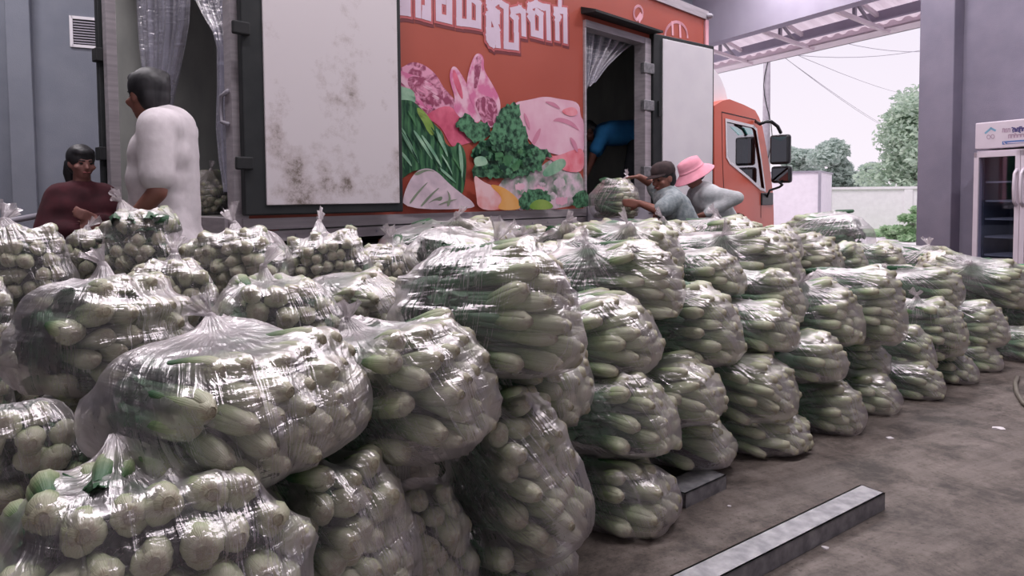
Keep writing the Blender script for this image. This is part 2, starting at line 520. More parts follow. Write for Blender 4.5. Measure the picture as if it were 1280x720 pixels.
# ---------------------------------------------------------------- mesh helpers
def tag(o, label=None, cat=None, group=None, kind=None):
    if label: o['label'] = label
    if cat: o['category'] = cat
    if group: o['group'] = group
    if kind: o['kind'] = kind
    return o

def link(name, me, parent=None, loc=None):
    o = bpy.data.objects.new(name, me)
    COL.objects.link(o)
    if parent: o.parent = parent
    if loc is not None: o.location = loc
    return o

def empty(name, loc=(0, 0, 0), rotz=0.0, parent=None):
    o = bpy.data.objects.new(name, None)
    COL.objects.link(o)
    o.empty_display_size = 0.1
    o.location = loc
    o.rotation_euler = (0, 0, rotz)
    if parent: o.parent = parent
    return o

class MB:
    """collects primitives of ONE part"""
    def __init__(self):
        self.v, self.f, self.uv = [], [], None
    def add(self, vs, fs):
        b = len(self.v)
        self.v += [tuple(p) for p in vs]
        self.f += [tuple(b + i for i in f) for f in fs]
        return self
    def box(self, x0, x1, y0, y1, z0, z1, bev=0.0):
        if bev <= 0:
            vs = [(x, y, z) for x in (x0, x1) for y in (y0, y1) for z in (z0, z1)]
            return self.add(vs, [(0, 1, 3, 2), (4, 6, 7, 5), (0, 4, 5, 1), (2, 3, 7, 6), (0, 2, 6, 4), (1, 5, 7, 3)])
        bm = bmesh.new()
        bmesh.ops.create_cube(bm, size=1.0)
        for v in bm.verts:
            v.co = Vector(((x0 + x1) / 2 + v.co.x * (x1 - x0), (y0 + y1) / 2 + v.co.y * (y1 - y0), (z0 + z1) / 2 + v.co.z * (z1 - z0)))
        bmesh.ops.bevel(bm, geom=bm.edges[:], offset=bev, segments=2, affect='EDGES', profile=0.5)
        return self.addbm(bm)
    def addbm(self, bm, mtx=None):
        bm.verts.index_update()
        vs = [(mtx @ v.co if mtx else v.co.copy()) for v in bm.verts]
        fs = [tuple(v.index for v in f.verts) for f in bm.faces]
        bm.free()
        return self.add(vs, fs)
    def prism(self, poly, axis, a0, a1):
        """poly: 2-D outline; axis 'x','y','z' the extrusion axis"""
        n = len(poly)
        def P(p, a):
            if axis == 'y': return (p[0], a, p[1])
            if axis == 'x': return (a, p[0], p[1])
            return (p[0], p[1], a)
        vs = [P(p, a0) for p in poly] + [P(p, a1) for p in poly]
        fs = [tuple(range(n))[::-1], tuple(range(n, 2 * n))] + [(i, (i + 1) % n, n + (i + 1) % n, n + i) for i in range(n)]
        return self.add(vs, fs)
    def tube(self, pts, r, seg=8, caps=True):
        pts = [Vector(p) for p in pts]
        rs = r if isinstance(r, (list, tuple)) else [r] * len(pts)
        vs, fs = [], []
        up = None
        for i, p in enumerate(pts):
            t = (pts[min(i + 1, len(pts) - 1)] - pts[max(i - 1, 0)]).normalized()
            if up is None:
                up = t.orthogonal().normalized()
            else:
                up = (up - t * up.dot(t)).normalized()
            sd = t.cross(up)
            for k in range(seg):
                a = 2 * math.pi * k / seg
                vs.append(p + (up * math.cos(a) + sd * math.sin(a)) * rs[i])
        for i in range(len(pts) - 1):
            for k in range(seg):
                fs.append((i * seg + k, i * seg + (k + 1) % seg, (i + 1) * seg + (k + 1) % seg, (i + 1) * seg + k))
        if caps:
            fs.append(tuple(range(seg))[::-1])
            fs.append(tuple((len(pts) - 1) * seg + k for k in range(seg)))
        return self.add(vs, fs)
    def bar(self, p0, p1, w, h, up=(0, 0, 1)):
        p0, p1 = Vector(p0), Vector(p1)
        t = (p1 - p0).normalized()
        u = Vector(up)
        s = t.cross(u)
        if s.length < 1e-4: s = t.orthogonal()
        s.normalize()
        u = s.cross(t)
        vs = [p + s * (sx * w / 2) + u * (sz * h / 2) for p in (p0, p1) for sx in (-1, 1) for sz in (-1, 1)]
        return self.add(vs, [(0, 1, 3, 2), (4, 6, 7, 5), (0, 4, 5, 1), (2, 3, 7, 6), (0, 2, 6, 4), (1, 5, 7, 3)])
    def lathe(self, prof, seg=24, mtx=None):
        vs, fs = [], []
        for r, z in prof:
            for k in range(seg):
                a = 2 * math.pi * k / seg
                p = Vector((r * math.cos(a), r * math.sin(a), z))
                vs.append(mtx @ p if mtx else p)
        for i in range(len(prof) - 1):
            for k in range(seg):
                fs.append((i * seg + k, i * seg + (k + 1) % seg, (i + 1) * seg + (k + 1) % seg, (i + 1) * seg + k))
        return self.add(vs, fs)
    def ball(self, c, r, sub=2, scale=(1, 1, 1), rot=None):
        bm = bmesh.new()
        bmesh.ops.create_icosphere(bm, subdivisions=sub, radius=1.0)
        m = Matrix.Translation(Vector(c)) @ (rot.to_4x4() if rot else Matrix.Identity(4)) @ Matrix.Diagonal((r * scale[0], r * scale[1], r * scale[2], 1))
        return self.addbm(bm, m)
    def cone(self, p0, p1, r0, r1, seg=12):
        """tapered capsule"""
        p0, p1 = Vector(p0), Vector(p1)
        self.tube([p0, p1], [r0, r1], seg)
        self.ball(p0, r0, 2)
        self.ball(p1, r1, 2)
        return self
    def build(self, name, mat, parent=None, smooth=False, loc=None):
        me = bpy.data.meshes.new(name)
        me.from_pydata(self.v, [], self.f)
        if mat: me.materials.append(MATS[mat])
        if smooth: me.polygons.foreach_set('use_smooth', [True] * len(me.polygons))
        me.update()
        return link(name, me, parent, loc)

def grid_mesh(name, P, mat, parent=None, uv=None, wrap=False, smooth=True):
    """P: (nu, nv, 3) array"""
    nu, nv = P.shape[:2]
    me = bpy.data.meshes.new(name)
    faces = []
    for i in range(nu - 1):
        for j in range(nv if wrap else nv - 1):
            j2 = (j + 1) % nv
            faces.append((i * nv + j, i * nv + j2, (i + 1) * nv + j2, (i + 1) * nv + j))
    me.from_pydata(P.reshape(-1, 3).tolist(), [], faces)
    if mat: me.materials.append(MATS[mat])
    if smooth: me.polygons.foreach_set('use_smooth', [True] * len(me.polygons))
    if uv is not None:
        l = me.uv_layers.new(name='UVMap')
        U = uv.reshape(-1, 2)
        out = []
        for f in faces:
            us = [U[k] for k in f]
            out += [(float(a), float(b)) for a, b in us]
        l.data.foreach_set('uv', np.array(out, dtype=np.float32).ravel())
    me.update()
    return link(name, me, parent)

# ================================================================ BUILDING
WO = Vector((6.2, 7.9, 0))
WANG = math.atan2(0.452, 0.892)
WU = Vector((math.cos(WANG), math.sin(WANG), 0))      # out through the big opening
WV = Vector((-math.sin(WANG), math.cos(WANG), 0))     # along the opening wall, away
BACK_T = 5.955
def wall_frame(o):
    o.location = WO
    o.rotation_euler = (0, 0, WANG)
    return o
def back_wall_pt(px, py, t=BACK_T):
    d = ray(px, py)
    c = Vector((0, 0, CAM_H))
    k = ((WO + WV * t) - c).dot(WV) / d.dot(WV)
    p = c + d * k - WO
    return p.dot(WU), p.z
def open_wall_pt(px, py, o=0.0):
    d = ray(px, py)
    c = Vector((0, 0, CAM_H))
    k = ((WO + WU * o) - c).dot(WU) / d.dot(WU)
    p = c + d * k - WO
    return p.dot(WV), p.z
CEIL = 5.4
def structure(name, mb, mat, smooth=False):
    o = wall_frame(mb.build(name, mat, None, smooth))
    o['kind'] = 'structure'
    return o
structure('floor', MB().box(-24, 0.4, -14, 6.2, -0.12, 0), 'floor_concrete')
structure('ceiling', MB().box(-24, 0.2, -14, 6.2, CEIL, CEIL + 0.12), 'ceiling_paint')
structure('wall_back', MB().box(-24, 0.2, BACK_T, BACK_T + 0.2, 0, CEIL), 'wall_paint')
structure('wall_right', MB().box(0, 0.2, -14, 1.39, 0, CEIL), 'pillar_paint')
structure('wall_left', MB().box(-24.2, -24, -14, 6.2, 0, CEIL), 'wall_paint')
structure('trim_1', MB().box(-0.2, 0.2, 0.956, 1.40, 0, CEIL, 0.012), 'pillar_paint')
structure('trim_2', MB().box(-0.02, 0.22, 1.40, BACK_T, 3.95, CEIL), 'header_paint')
o0, _ = back_wall_pt(13, 200, BACK_T - 0.15)
o1, _ = back_wall_pt(44, 200, BACK_T - 0.15)
structure('trim_3', MB().box(o0, o1, BACK_T - 0.15, BACK_T + 0.01, 0, CEIL, 0.012), 'wall_paint')
# wall vent with louvres
va = back_wall_pt(89, 22)
vb = back_wall_pt(172, 64)
vx0, vx1, vz1, vz0 = va[0], vb[0], va[1] + 0.0, back_wall_pt(90, 57)[1]
vent = empty('wall_vent')
wall_frame(vent)
vent.location = WO + WU * ((vx0 + vx1) / 2) + WV * BACK_T + Vector((0, 0, vz0))
tag(vent, 'louvred wall vent in a pale frame high on the grey back wall', 'vent')
hw, hh = (vx1 - vx0) / 2, vz1 - vz0
MB().box(-hw, hw, -0.01, 0.0, 0, hh).build('backing', 'chassis', vent)
fr = MB()
fr.box(-hw, hw, -0.03, 0, -0.02, 0.015).box(-hw, hw, -0.03, 0, hh - 0.015, hh + 0.02)
fr.box(-hw - 0.02, -hw + 0.015, -0.03, 0, -0.02, hh + 0.02).box(hw - 0.015, hw + 0.02, -0.03, 0, -0.02, hh + 0.02)
fr.build('frame', 'white_paint', vent)
sl = None
for k in range(9):
    z = 0.03 + (hh - 0.05) * k / 9
    if sl is None:
        sl = MB().add([(-hw + .015, -0.028, 0), (hw - .015, -0.028, 0), (hw - .015, -0.008, 0.022), (-hw + .015, -0.008, 0.022),
                       (-hw + .015, -0.025, -0.003), (hw - .015, -0.025, -0.003), (hw - .015, -0.005, 0.019), (-hw + .015, -0.005, 0.019)],
                      [(0, 1, 2, 3), (7, 6, 5, 4), (0, 4, 5, 1), (3, 2, 6, 7), (0, 3, 7, 4), (1, 5, 6, 2)]).build('louvre', 'steel_grey', vent)
        s = sl
    else:
        s = link('louvre', sl.data, vent)
    s.location = (0, 0, z)

# ceiling lamps: long LED battens, real area lights in their housings
n_l = 0
for (lx_, ly_) in [(-3.2, 3.9), (-0.4, 5.6), (2.6, 7.2), (-5.6, 6.4), (-0.7, 2.3), (2.2, 3.2), (4.8, 5.0), (5.1, 8.6), (3.75, 10.55)]:
    L = empty('ceiling_lamp', (lx_, ly_, CEIL), WANG)
    tag(L, 'long white ceiling batten lamp hung under the roof', 'lamp', 'ceiling batten lamps')
    MB().box(-0.75, 0.75, -0.11, 0.11, -0.09, 0).build('housing', 'white_paint', L)
    MB().box(-0.72, 0.72, -0.09, 0.09, -0.10, -0.09).build('diffuser', 'lamp_face', L)
    ld = bpy.data.lights.new('lamp_light', 'AREA')
    ld.shape = 'RECTANGLE'
    ld.size, ld.size_y = 1.44, 0.18
    ld.energy = LAMP_POWER
    ld.color = (1.0, 0.93, 0.97)
    lo = bpy.data.objects.new('lamp_light', ld)
    COL.objects.link(lo)
    lo.parent = L
    lo.location = (0, 0, -0.105)

# ---------------------------------------------------------------- canopy outside
can = empty('canopy_roof')
wall_frame(can)
tag(can, 'corrugated metal canopy on steel brackets over the loading opening', 'canopy')
vs, fs = [], []
t, k, step = -2.0, 0, 0.065
while t < 9.0:
    dz = 0.0 if k % 4 in (0, 1) else 0.045
    vs += [(0.2, t, 4.52 + dz), (1.75, t, 3.98 + dz)]
    if k: fs.append((2 * k - 2, 2 * k - 1, 2 * k + 1, 2 * k))
    k += 1
    t += step
MB().add(vs, fs).build('roof_sheet', 'corrugated', can)
MB().box(1.20, 1.30, -2, 9, 3.93, 4.08).build('purlin', 'header_paint', can)
MB().box(0.62, 0.68, -2, 9, 4.24, 4.32).build('purlin', 'steel_grey', can)
MB().box(1.34, 1.78, -2, 9, 3.80, 3.83).box(1.74, 1.78, -2, 9, 3.80, 4.03).build('fascia', 'steel_pink', can)
for t in (0.07, 1.53, 2.99, 4.45, 5.91, 7.37):
    br = MB()
    br.bar((0.2, t, 3.98), (1.5, t, 3.78), 0.06, 0.06)
    br.bar((0.2, t, 4.36), (1.3, t, 3.98), 0.06, 0.06)
    br.build('bracket_chord', 'steel_pink', can)
    MB().bar((0.65, t, 3.92), (0.65, t, 4.2), 0.05, 0.05, (1, 0, 0)).build('bracket_post', 'steel_grey', can)
    MB().bar((0.65, t, 4.18), (1.05, t, 3.86), 0.04, 0.04).build('bracket_brace', 'steel_grey', can)
    MB().bar((0.65, t, 4.18), (0.24, t, 4.0), 0.04, 0.04).build('bracket_brace', 'steel_grey', can)

# ---------------------------------------------------------------- outdoors
structure('ground_outside', MB().box(0.4, 140, -80, 120, -0.2, -0.04), 'concrete_out')
g = MB()
gp = [ground(1015, 290, -0.02), ground(1330, 300, -0.02)]
dirn = (gp[1] - gp[0])
# strip of grass before the white boundary wall
wall_a, wall_b = at(940, 237, 24.0), at(1420, 232, 20.0)
wall_a.z = wall_b.z = 0
wd = (wall_b - wall_a).normalized()
wn = Vector((wd.y, -wd.x, 0))
if wn.dot(-wall_a) < 0: wn = -wn
MB().add([wall_a + wn * 4.2 + Vector((0, 0, -.03)), wall_b + wn * 4.2 + Vector((0, 0, -.03)), wall_b + Vector((0, 0, -.03)), wall_a + Vector((0, 0, -.03)),
          wall_a + wn * 4.2 + Vector((0, 0, -.06)), wall_b + wn * 4.2 + Vector((0, 0, -.06)), wall_b + Vector((0, 0, -.06)), wall_a + Vector((0, 0, -.06))],
         [(0, 1, 2, 3), (7, 6, 5, 4), (0, 4, 5, 1), (1, 5, 6, 2), (2, 6, 7, 3), (3, 7, 4, 0)]).build('lawn', 'grass')['kind'] = 'structure'
bw = empty('boundary_wall', wall_a, math.atan2(wd.y, wd.x))
tag(bw, 'long white boundary wall with a coping behind the grass', 'wall')
wl = (wall_b - wall_a).length
MB().box(0, wl, -0.08, 0.08, -0.05, 1.28).build('wall_body', 'wall_white', bw)
MB().box(-0.02, wl + 0.02, -0.13, 0.13, 1.28, 1.36).build('coping', 'wall_white', bw)
pn = None
k = 0
while k * 2.4 < wl:
    if pn is None: pn = MB().box(-0.12, 0.12, -0.12, 0.12, -0.05, 1.3).build('pier', 'wall_white', bw); q = pn
    else: q = link('pier', pn.data, bw)
    q.location = (k * 2.4, 0, 0)
    k += 1
# white container left of the wall
ca, cb = at(962, 280, 17.0), at(1024, 280, 16.4)
ct = at(1000, 216, 16.7).z
cont = empty('white_container', ((ca.x + cb.x) / 2, (ca.y + cb.y) / 2, 0), math.atan2(cb.y - ca.y, cb.x - ca.x))
tag(cont, 'plain white box container standing beyond the truck cab', 'container')
cl = (cb - ca).length / 2
MB().box(-cl - 0.9, cl, 0, 2.3, 0.1, ct).build('shell', 'wall_white', cont)
MB().box(-cl - 0.93, cl + 0.03, -0.03, 2.33, ct, ct + 0.04).build('top_rail', 'steel_grey', cont)
MB().box(cl - 0.03, cl + 0.03, -0.03, 0.03, 0.1, ct).build('corner_post', 'steel_grey', cont)
MB().box(-cl - 0.9, cl, 0.1, 2.2, -0.04, 0.1).build('skid', 'steel_grey', cont)

def leaf_cloud(rs, centers, n, size):
    """many small bent leaf quads in a set of ellipsoid clumps"""
    vs, fs = [], []
    tot = sum(c[3] * c[4] for c in centers)
    for (cx, cy, cz, rx, rz) in centers:
        m = int(n * rx * rz / tot)
        for _ in range(m):
            d = Vector((rs.gauss(0, 1), rs.gauss(0, 1), rs.gauss(0, 1))).normalized() * (rs.random() ** 0.4)
            p = Vector((cx + d.x * rx, cy + d.y * rx, cz + d.z * rz))
            a = Vector((rs.gauss(0, 1), rs.gauss(0, 1), rs.gauss(0, 0.6))).normalized()
            b = a.cross(Vector((rs.gauss(0, 1), rs.gauss(0, 1), rs.gauss(0, 1)))).normalized()
            s = size * rs.uniform(0.6, 1.3)
            k = len(vs)
            nn = a.cross(b) * (0.18 * s)
            vs += [p - a * s, p - b * s * 0.5 + nn, p + a * s, p + b * s * 0.5 + nn]
            fs += [(k, k + 1, k + 2), (k, k + 2, k + 3)]
    return vs, fs
def tree(name, label, px, depth, top_py, spread_px, leaf, n, clumps, seed, group=None, size=None, bottom=0.3):
    rs = random.Random(seed)
    base = at(px, 260, depth)
    base.z = -0.04
    H = at(px, top_py, depth).z
    wr = spread_px / F * depth / 2
    t = empty(name, base)
    tag(t, label, 'tree', group)
    br = MB()
    br.tube([(0, 0, 0), (0.1, 0, H * 0.35), (0, 0.1, H * 0.62)], [H * 0.03, H * 0.022, H * 0.012], 7)
    cs = []
    for k in range(clumps):
        a = rs.uniform(0, 6.28)
        rr = wr * rs.uniform(0.1, 0.68)
        z = H * rs.uniform(bottom + 0.08, 0.86)
        f = 1 - max(0, (z / H - 0.6)) * 1.2
        cs.append((math.cos(a) * rr * f, math.sin(a) * rr * f, z, wr * rs.uniform(0.26, 0.42), H * rs.uniform(0.08, 0.13)))
        br.tube([(0, 0, H * min(0.6, z / H * 0.7)), (cs[-1][0] * 0.6, cs[-1][1] * 0.6, z - 0.1)], [H * 0.010, H * 0.004], 5)
    br.build('trunk', 'bark', t, True)
    v, f = leaf_cloud(rs, cs, n, size or depth * 0.0045)
    MB().add(v, f).build('crown', leaf, t)
    return t
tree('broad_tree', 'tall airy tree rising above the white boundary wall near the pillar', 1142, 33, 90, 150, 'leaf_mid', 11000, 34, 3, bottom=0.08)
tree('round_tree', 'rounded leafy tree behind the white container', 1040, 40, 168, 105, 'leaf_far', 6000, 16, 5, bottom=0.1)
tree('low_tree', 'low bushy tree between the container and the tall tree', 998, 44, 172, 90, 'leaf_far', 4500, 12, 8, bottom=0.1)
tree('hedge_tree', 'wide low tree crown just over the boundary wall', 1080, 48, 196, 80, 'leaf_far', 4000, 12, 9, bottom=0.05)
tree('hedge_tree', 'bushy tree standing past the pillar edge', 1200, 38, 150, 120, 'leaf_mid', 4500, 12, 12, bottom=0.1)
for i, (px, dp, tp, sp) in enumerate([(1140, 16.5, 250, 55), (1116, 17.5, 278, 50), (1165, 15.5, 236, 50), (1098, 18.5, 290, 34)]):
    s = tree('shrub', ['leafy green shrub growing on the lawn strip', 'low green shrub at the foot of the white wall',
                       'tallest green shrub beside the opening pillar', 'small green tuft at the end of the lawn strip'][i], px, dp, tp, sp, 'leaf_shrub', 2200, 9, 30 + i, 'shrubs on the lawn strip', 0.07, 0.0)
    s['category'] = 'shrub'
pb = at(957, 260, 21.0)
pole = empty('utility_pole', (pb.x, pb.y, -0.04))
tag(pole, 'slim grey utility pole with a cable running down it', 'pole')
MB().tube([(0, 0, 0), (0, 0, 7.5)], [0.13, 0.09], 10).build('shaft', 'pole_concrete', pole, True)
MB().tube([(0.13 * math.cos(a * 2.1), -0.12 - 0.02 * math.sin(a), a) for a in [0.3 * i for i in range(1, 24)]], 0.014, 5).build('down_cable', 'rubber', pole)
MB().bar((-0.7, 0, 7.0), (0.7, 0, 7.0), 0.08, 0.08).build('cross_arm', 'pole_concrete', pole)
wires = [((986, 75), (1098, 150), 20, 46), ((1006, 72), (1130, 113), 20, 44), ((1020, 70), (1158, 53), 20, 22), ((1070, 56), (1180, 54), 20, 22), ((990, 78), (1110, 155), 20.5, 47)]
for i, (a, b, da, db) in enumerate(wires):
    A, B = at(*a, da), at(*b, db)
    e = (B - A)
    A2, B2 = A - e * 0.35, B + e * 0.8
    pts = []
    for k in range(13):
        u = k / 12
        p = A2.lerp(B2, u)
        p.z -= 0.5 * 4 * u * (1 - u) - 0.25
        pts.append(p)
    w = MB().tube(pts, 0.009, 5).build('power_line', 'steel_grey')
    tag(w, 'thin grey power line crossing the pale sky', 'wire', 'power lines over the yard')

# ================================================================ DISPLAY FRIDGE
fa, fz = open_wall_pt(1219, 154, -0.72)
ft_, fz_top = fa, fz
fr_ = empty('display_fridge')
fr_.location = WO + WU * (-0.72) + WV * fa
fr_.rotation_euler = (0, 0, WANG)
tag(fr_, 'upright white display fridge with glass door and printed header sign', 'fridge')
FW, FD, FH = 1.22, 0.66, fz_top          # local: x into the wall, y from 0 down to -FW
def fridge_pt(px, py):
    t, z = open_wall_pt(px, py, -0.72)
    return t - fa, z
hz0 = fridge_pt(1219, 187)[1]
MB().box(0, FD, -FW, 0, hz0, FH, 0.012).build('header_box', 'fridge_white', fr_)
cb_ = MB()
cb_.box(0.02, FD, -0.06, -0.02, 0.1, hz0 - 0.03).box(0.02, FD, -FW + 0.02, -FW + 0.06, 0.1, hz0 - 0.03)
cb_.box(0.02, FD, -FW + 0.02, -0.02, 0.1, 0.32)
cb_.box(FD - 0.04, FD, -FW + 0.02, -0.02, 0.1, hz0 - 0.03).box(0.02, FD, -FW + 0.02, -0.02, hz0 - 0.06, hz0 - 0.02)
cb_.build('cabinet', 'fridge_white', fr_)
lin = MB()
lin.box(FD - 0.06, FD - 0.05, -FW + 0.06, -0.06, 0.32, hz0 - 0.06).box(0.06, FD - 0.05, -0.08, -0.061, 0.32, hz0 - 0.06)
lin.box(0.06, FD - 0.05, -FW + 0.061, -FW + 0.08, 0.32, hz0 - 0.06)
lin.build('lining', 'fridge_inside', fr_)
MB().box(0.06, FD, -FW + 0.02, -0.02, 0.0, 0.1).build('plinth', 'black_plastic', fr_)
dl = fridge_pt(1277, 200)[0]
for y0, y1 in ((dl, -0.01), (-FW + 0.01, dl - 0.005)):
    d = MB()
    zt, zb = hz0 - 0.035, 0.3
    d.box(-0.025, 0.02, y0, y0 + 0.05, zb, zt).box(-0.025, 0.02, y1 - 0.05, y1, zb, zt)
    d.box(-0.025, 0.02, y0, y1, zt - 0.06, zt).box(-0.025, 0.02, y0, y1, zb, zb + 0.06)
    dd = d.build('door_frame', 'fridge_white', fr_)
    MB().box(-0.005, 0.005, y0 + 0.05, y1 - 0.05, zb + 0.06, zt - 0.06).build('pane', 'glass_fridge', dd)
    yh = y0 + 0.03 if y1 == -0.01 else y1 - 0.03
    MB().tube([(-0.03, yh, 1.0), (-0.075, yh, 1.05), (-0.085, yh, 1.2), (-0.075, yh, 1.35), (-0.03, yh, 1.4)], 0.016, 8).build('handle', 'fridge_white', dd, True)
for py in (226, 250, 273, 296, 319, 342):
    z = fridge_pt(1250, py)[1]
    sh = MB()
    sh.box(0.09, 0.11, -FW + 0.08, -0.08, z - 0.022, z)
    for k in range(9):
        sh.box(0.09 + k * 0.055, 0.10 + k * 0.055, -FW + 0.08, -0.08, z - 0.008, z)
    sh.build('shelf', 'shelf_wire', fr_)
# header print, traced strokes on the sign face
def sign_pt(cx, cy):
    t, z = fridge_pt(1210 + cx / 12.0, 140 + cy / 12.0)
    return (t, z)
def ribbon(pts, w, closed=False):
    """flat stroke outline as quads in 2-D, round joints"""
    vs, fs = [], []
    P = [Vector((p[0], p[1])) for p in pts]
    for i in range(len(P) - 1):
        a, b = P[i], P[i + 1]
        d = (b - a)
        if d.length < 1e-6: continue
        d.normalize()
        n = Vector((-d.y, d.x)) * (w / 2)
        e = d * (w / 2)
        k = len(vs)
        vs += [a - n - e, b - n + e, b + n + e, a + n - e]
        fs.append((k, k + 1, k + 2, k + 3))
    return vs, fs
def sign_strokes(name, strokes, w, mat, off):
    mb = MB()
    for k, s in enumerate(strokes):
        v, f = ribbon([sign_pt(*p) for p in s], w)
        mb.add([(-off - 0.00005 * (k % 5), p[0], p[1]) for p in v], f)
    o = mb.build(name, mat, fr_)
    if 'lettering' in name or 'ring' in name: o['kind'] = 'stuff'
    return o
sign_strokes('roof_logo', [[(268, 312), (345, 245), (405, 275)]], 0.022, 'sign_teal', 0.002)
sign_strokes('ring_logo', [[(310 + 26 * math.cos(a), 375 + 30 * math.sin(a)) for a in [i * 0.63 for i in range(11)]],
                           [(372 + 26 * math.cos(a), 368 + 30 * math.sin(a)) for a in [i * 0.63 for i in range(11)]]], 0.007, 'sign_pale', 0.002)
sign_strokes('sign_lettering', [[(520, 300), (525, 250), (545, 250), (545, 300)], [(560, 300), (560, 260), (580, 250), (580, 300)], [(600, 295), (605, 250), (630, 250), (630, 292)],
                                [(610, 390), (610, 345), (640, 340), (640, 385)], [(655, 385), (660, 340), (690, 340), (690, 380)], [(705, 320), (720, 330)], [(705, 380), (705, 345), (735, 340), (735, 378)],
                                [(750, 375), (752, 340), (785, 336), (785, 372)], [(800, 370), (802, 335), (835, 332), (835, 368)]], 0.010, 'sign_pale', 0.003)
sign_strokes('sign_lettering', [[(665, 235), (690, 240)], [(690, 245), (675, 270), (680, 300)], [(705, 290), (705, 245), (725, 265), (725, 290)], [(740, 285), (742, 240), (765, 240), (765, 290), (785, 305)],
                                [(775, 225), (805, 220)], [(780, 280), (782, 245), (810, 240), (812, 282)], [(825, 280), (830, 240), (850, 240)]], 0.013, 'sign_navy', 0.0035)
b0, b1, b2, b3 = sign_pt(515, 440), sign_pt(515, 490), sign_pt(1280, 425), sign_pt(1280, 380)
MB().add([(-0.0025, *b0), (-0.0025, *b1), (-0.0025, *b2), (-0.0025, *b3)], [(0, 1, 2, 3)]).build('blue_strip', 'sign_blue', fr_)
sign_strokes('phone_mark', [[(540, 455), (548, 472), (566, 480)]], 0.008, 'letter_white', 0.004)
sign_strokes('strip_lettering', [[(600 + 26 * k, 466 - 1.6 * k), (616 + 26 * k, 465 - 1.6 * k)] for k in range(14)], 0.010, 'letter_white', 0.004)

# ================================================================ TRUCK
TO = Vector((-1.517, 3.76, 0))
TANG = math.atan2(0.7265, 0.687)
TT = Vector((math.cos(TANG), math.sin(TANG), 0))
TL = Vector((-math.sin(TANG), math.cos(TANG), 0))
def side(px, py, y=0.0):
    d = ray(px, py)
    c = Vector((0, 0, CAM_H))
    k = ((TO + TL * y) - c).dot(TL) / d.dot(TL)
    p = c + d * k - TO
    return p.dot(TT), p.z
truck = empty('box_truck', TO, TANG)
tag(truck, 'orange refrigerated box truck with printed food panel and open doors', 'truck')
BL, BW = side(883, 100)[0], 2.15
ZF = 1.03
ZT = side(883, 15)[1]
dx0, dx1 = side(730, 150)[0], side(803, 150)[0]
dzt = side(731, 30)[1]
wallp = MB()
wallp.box(0.05, dx0, 0, 0.07, ZF, ZT - 0.06)
wallp.box(dx0, dx1, 0, 0.07, dzt, ZT - 0.06)
wallp.box(dx1, BL, 0, 0.07, ZF, ZT - 0.06)
wallp.build('side_wall', 'orange_paint', truck)
MB().box(0.05, BL, BW - 0.07, BW, ZF, ZT - 0.06).build('far_wall', 'orange_paint', truck)
lin = MB()
lin.box(0.05, BL - 0.07, BW - 0.085, BW - 0.071, ZF, ZT - 0.06).box(BL - 0.085, BL - 0.071, 0.07, BW - 0.07, ZF, ZT - 0.06)
lin.box(0.05, dx0 - .03, 0.071, 0.085, ZF, ZT - 0.06).box(dx1 + .03, BL - 0.07, 0.071, 0.085, ZF, ZT - 0.06)
lin.box(0.05, BL - 0.07, 0.07, BW - 0.07, ZT - 0.09, ZT - 0.061)
lin.build('cargo_lining', 'cargo_wall', truck)
MB().box(BL - 0.07, BL, 0, BW, ZF, ZT - 0.06).build('front_wall', 'white_paint', truck)
MB().box(0.0, BL, 0.0, BW, ZT - 0.06, ZT, 0.015).build('roof', 'white_paint', truck)
MB().box(0.0, BL, 0.01, BW - 0.01, ZF - 0.09, ZF).build('cargo_floor', 'cargo_floor', truck)
MB().box(0.0, BL + 0.01, -0.02, 0.0, ZT - 0.09, ZT + 0.005).build('roof_rail', 'aluminium', truck)
MB().box(BL - 0.05, BL + 0.015, -0.018, 0.03, ZF - 0.05, ZT - 0.05).build('corner_post', 'emblem_pink', truck)
MB().ball((BL, -0.03, ZT - 0.05), 0.045, 2, (1, 1, 0.7)).build('marker_lamp', 'steel_grey', truck, True)
sr = MB().box(0.02, BL, -0.025, 0.0, ZF - 0.06, ZF + 0.005).box(0.02, BL, -0.02, 0.0, ZF - 0.13, ZF - 0.07)
sr = sr.build('sill_rail', 'aluminium', truck)
rv = MB().box(-0.0075, 0.0075, -0.026, -0.019, -0.007, 0.007).build('rivet', 'steel_grey', truck)
for k in range(28):
    r_ = rv if k == 0 else link('rivet', rv.data, truck)
    r_.location = (0.15 + k * 0.19, 0, ZF - 0.10)
rear = MB().box(-0.02, 0.06, -0.01, 0.075, ZF - 0.12, ZT)
rear.build('rear_post', 'aluminium', truck)
MB().box(-0.02, 0.06, BW - 0.075, BW + 0.01, ZF - 0.12, ZT).build('rear_post', 'aluminium', truck)
MB().box(-0.02, 0.06, 0.075, BW - 0.075, ZT - 0.14, ZT).build('rear_header', 'aluminium', truck)
MB().box(-0.04, 0.06, 0.075, BW - 0.075, ZF - 0.12, ZF + 0.01).build('rear_sill', 'aluminium', truck)
MB().box(-0.06, 0.10, -0.02, 0.12, ZF - 0.34, ZF - 0.12, 0.02).build('bumper_corner', 'galvanised', truck)
ch = MB().box(0.05, BL + 1.7, 0.55, 0.75, 0.62, ZF - 0.1).box(0.05, BL + 1.7, BW - 0.75, BW - 0.55, 0.62, ZF - 0.1)
for k in range(7):
    ch.box(0.2 + k * 0.85, 0.28 + k * 0.85, 0.03, BW - 0.03, ZF - 0.17, ZF - 0.09)
ch.build('chassis_frame', 'chassis', truck)
MB().box(0.6, 3.9, 0.03, 0.08, 0.35, 0.85).build('side_guard', 'chassis', truck)
a, b = side(325, 276), side(348, 289)
MB().box(a[0], b[0], -0.005, 0.02, b[1] - 0.01, a[1] - 0.01).build('red_reflector', 'reflector_red', truck)
a, b = side(476, 300), side(530, 304)
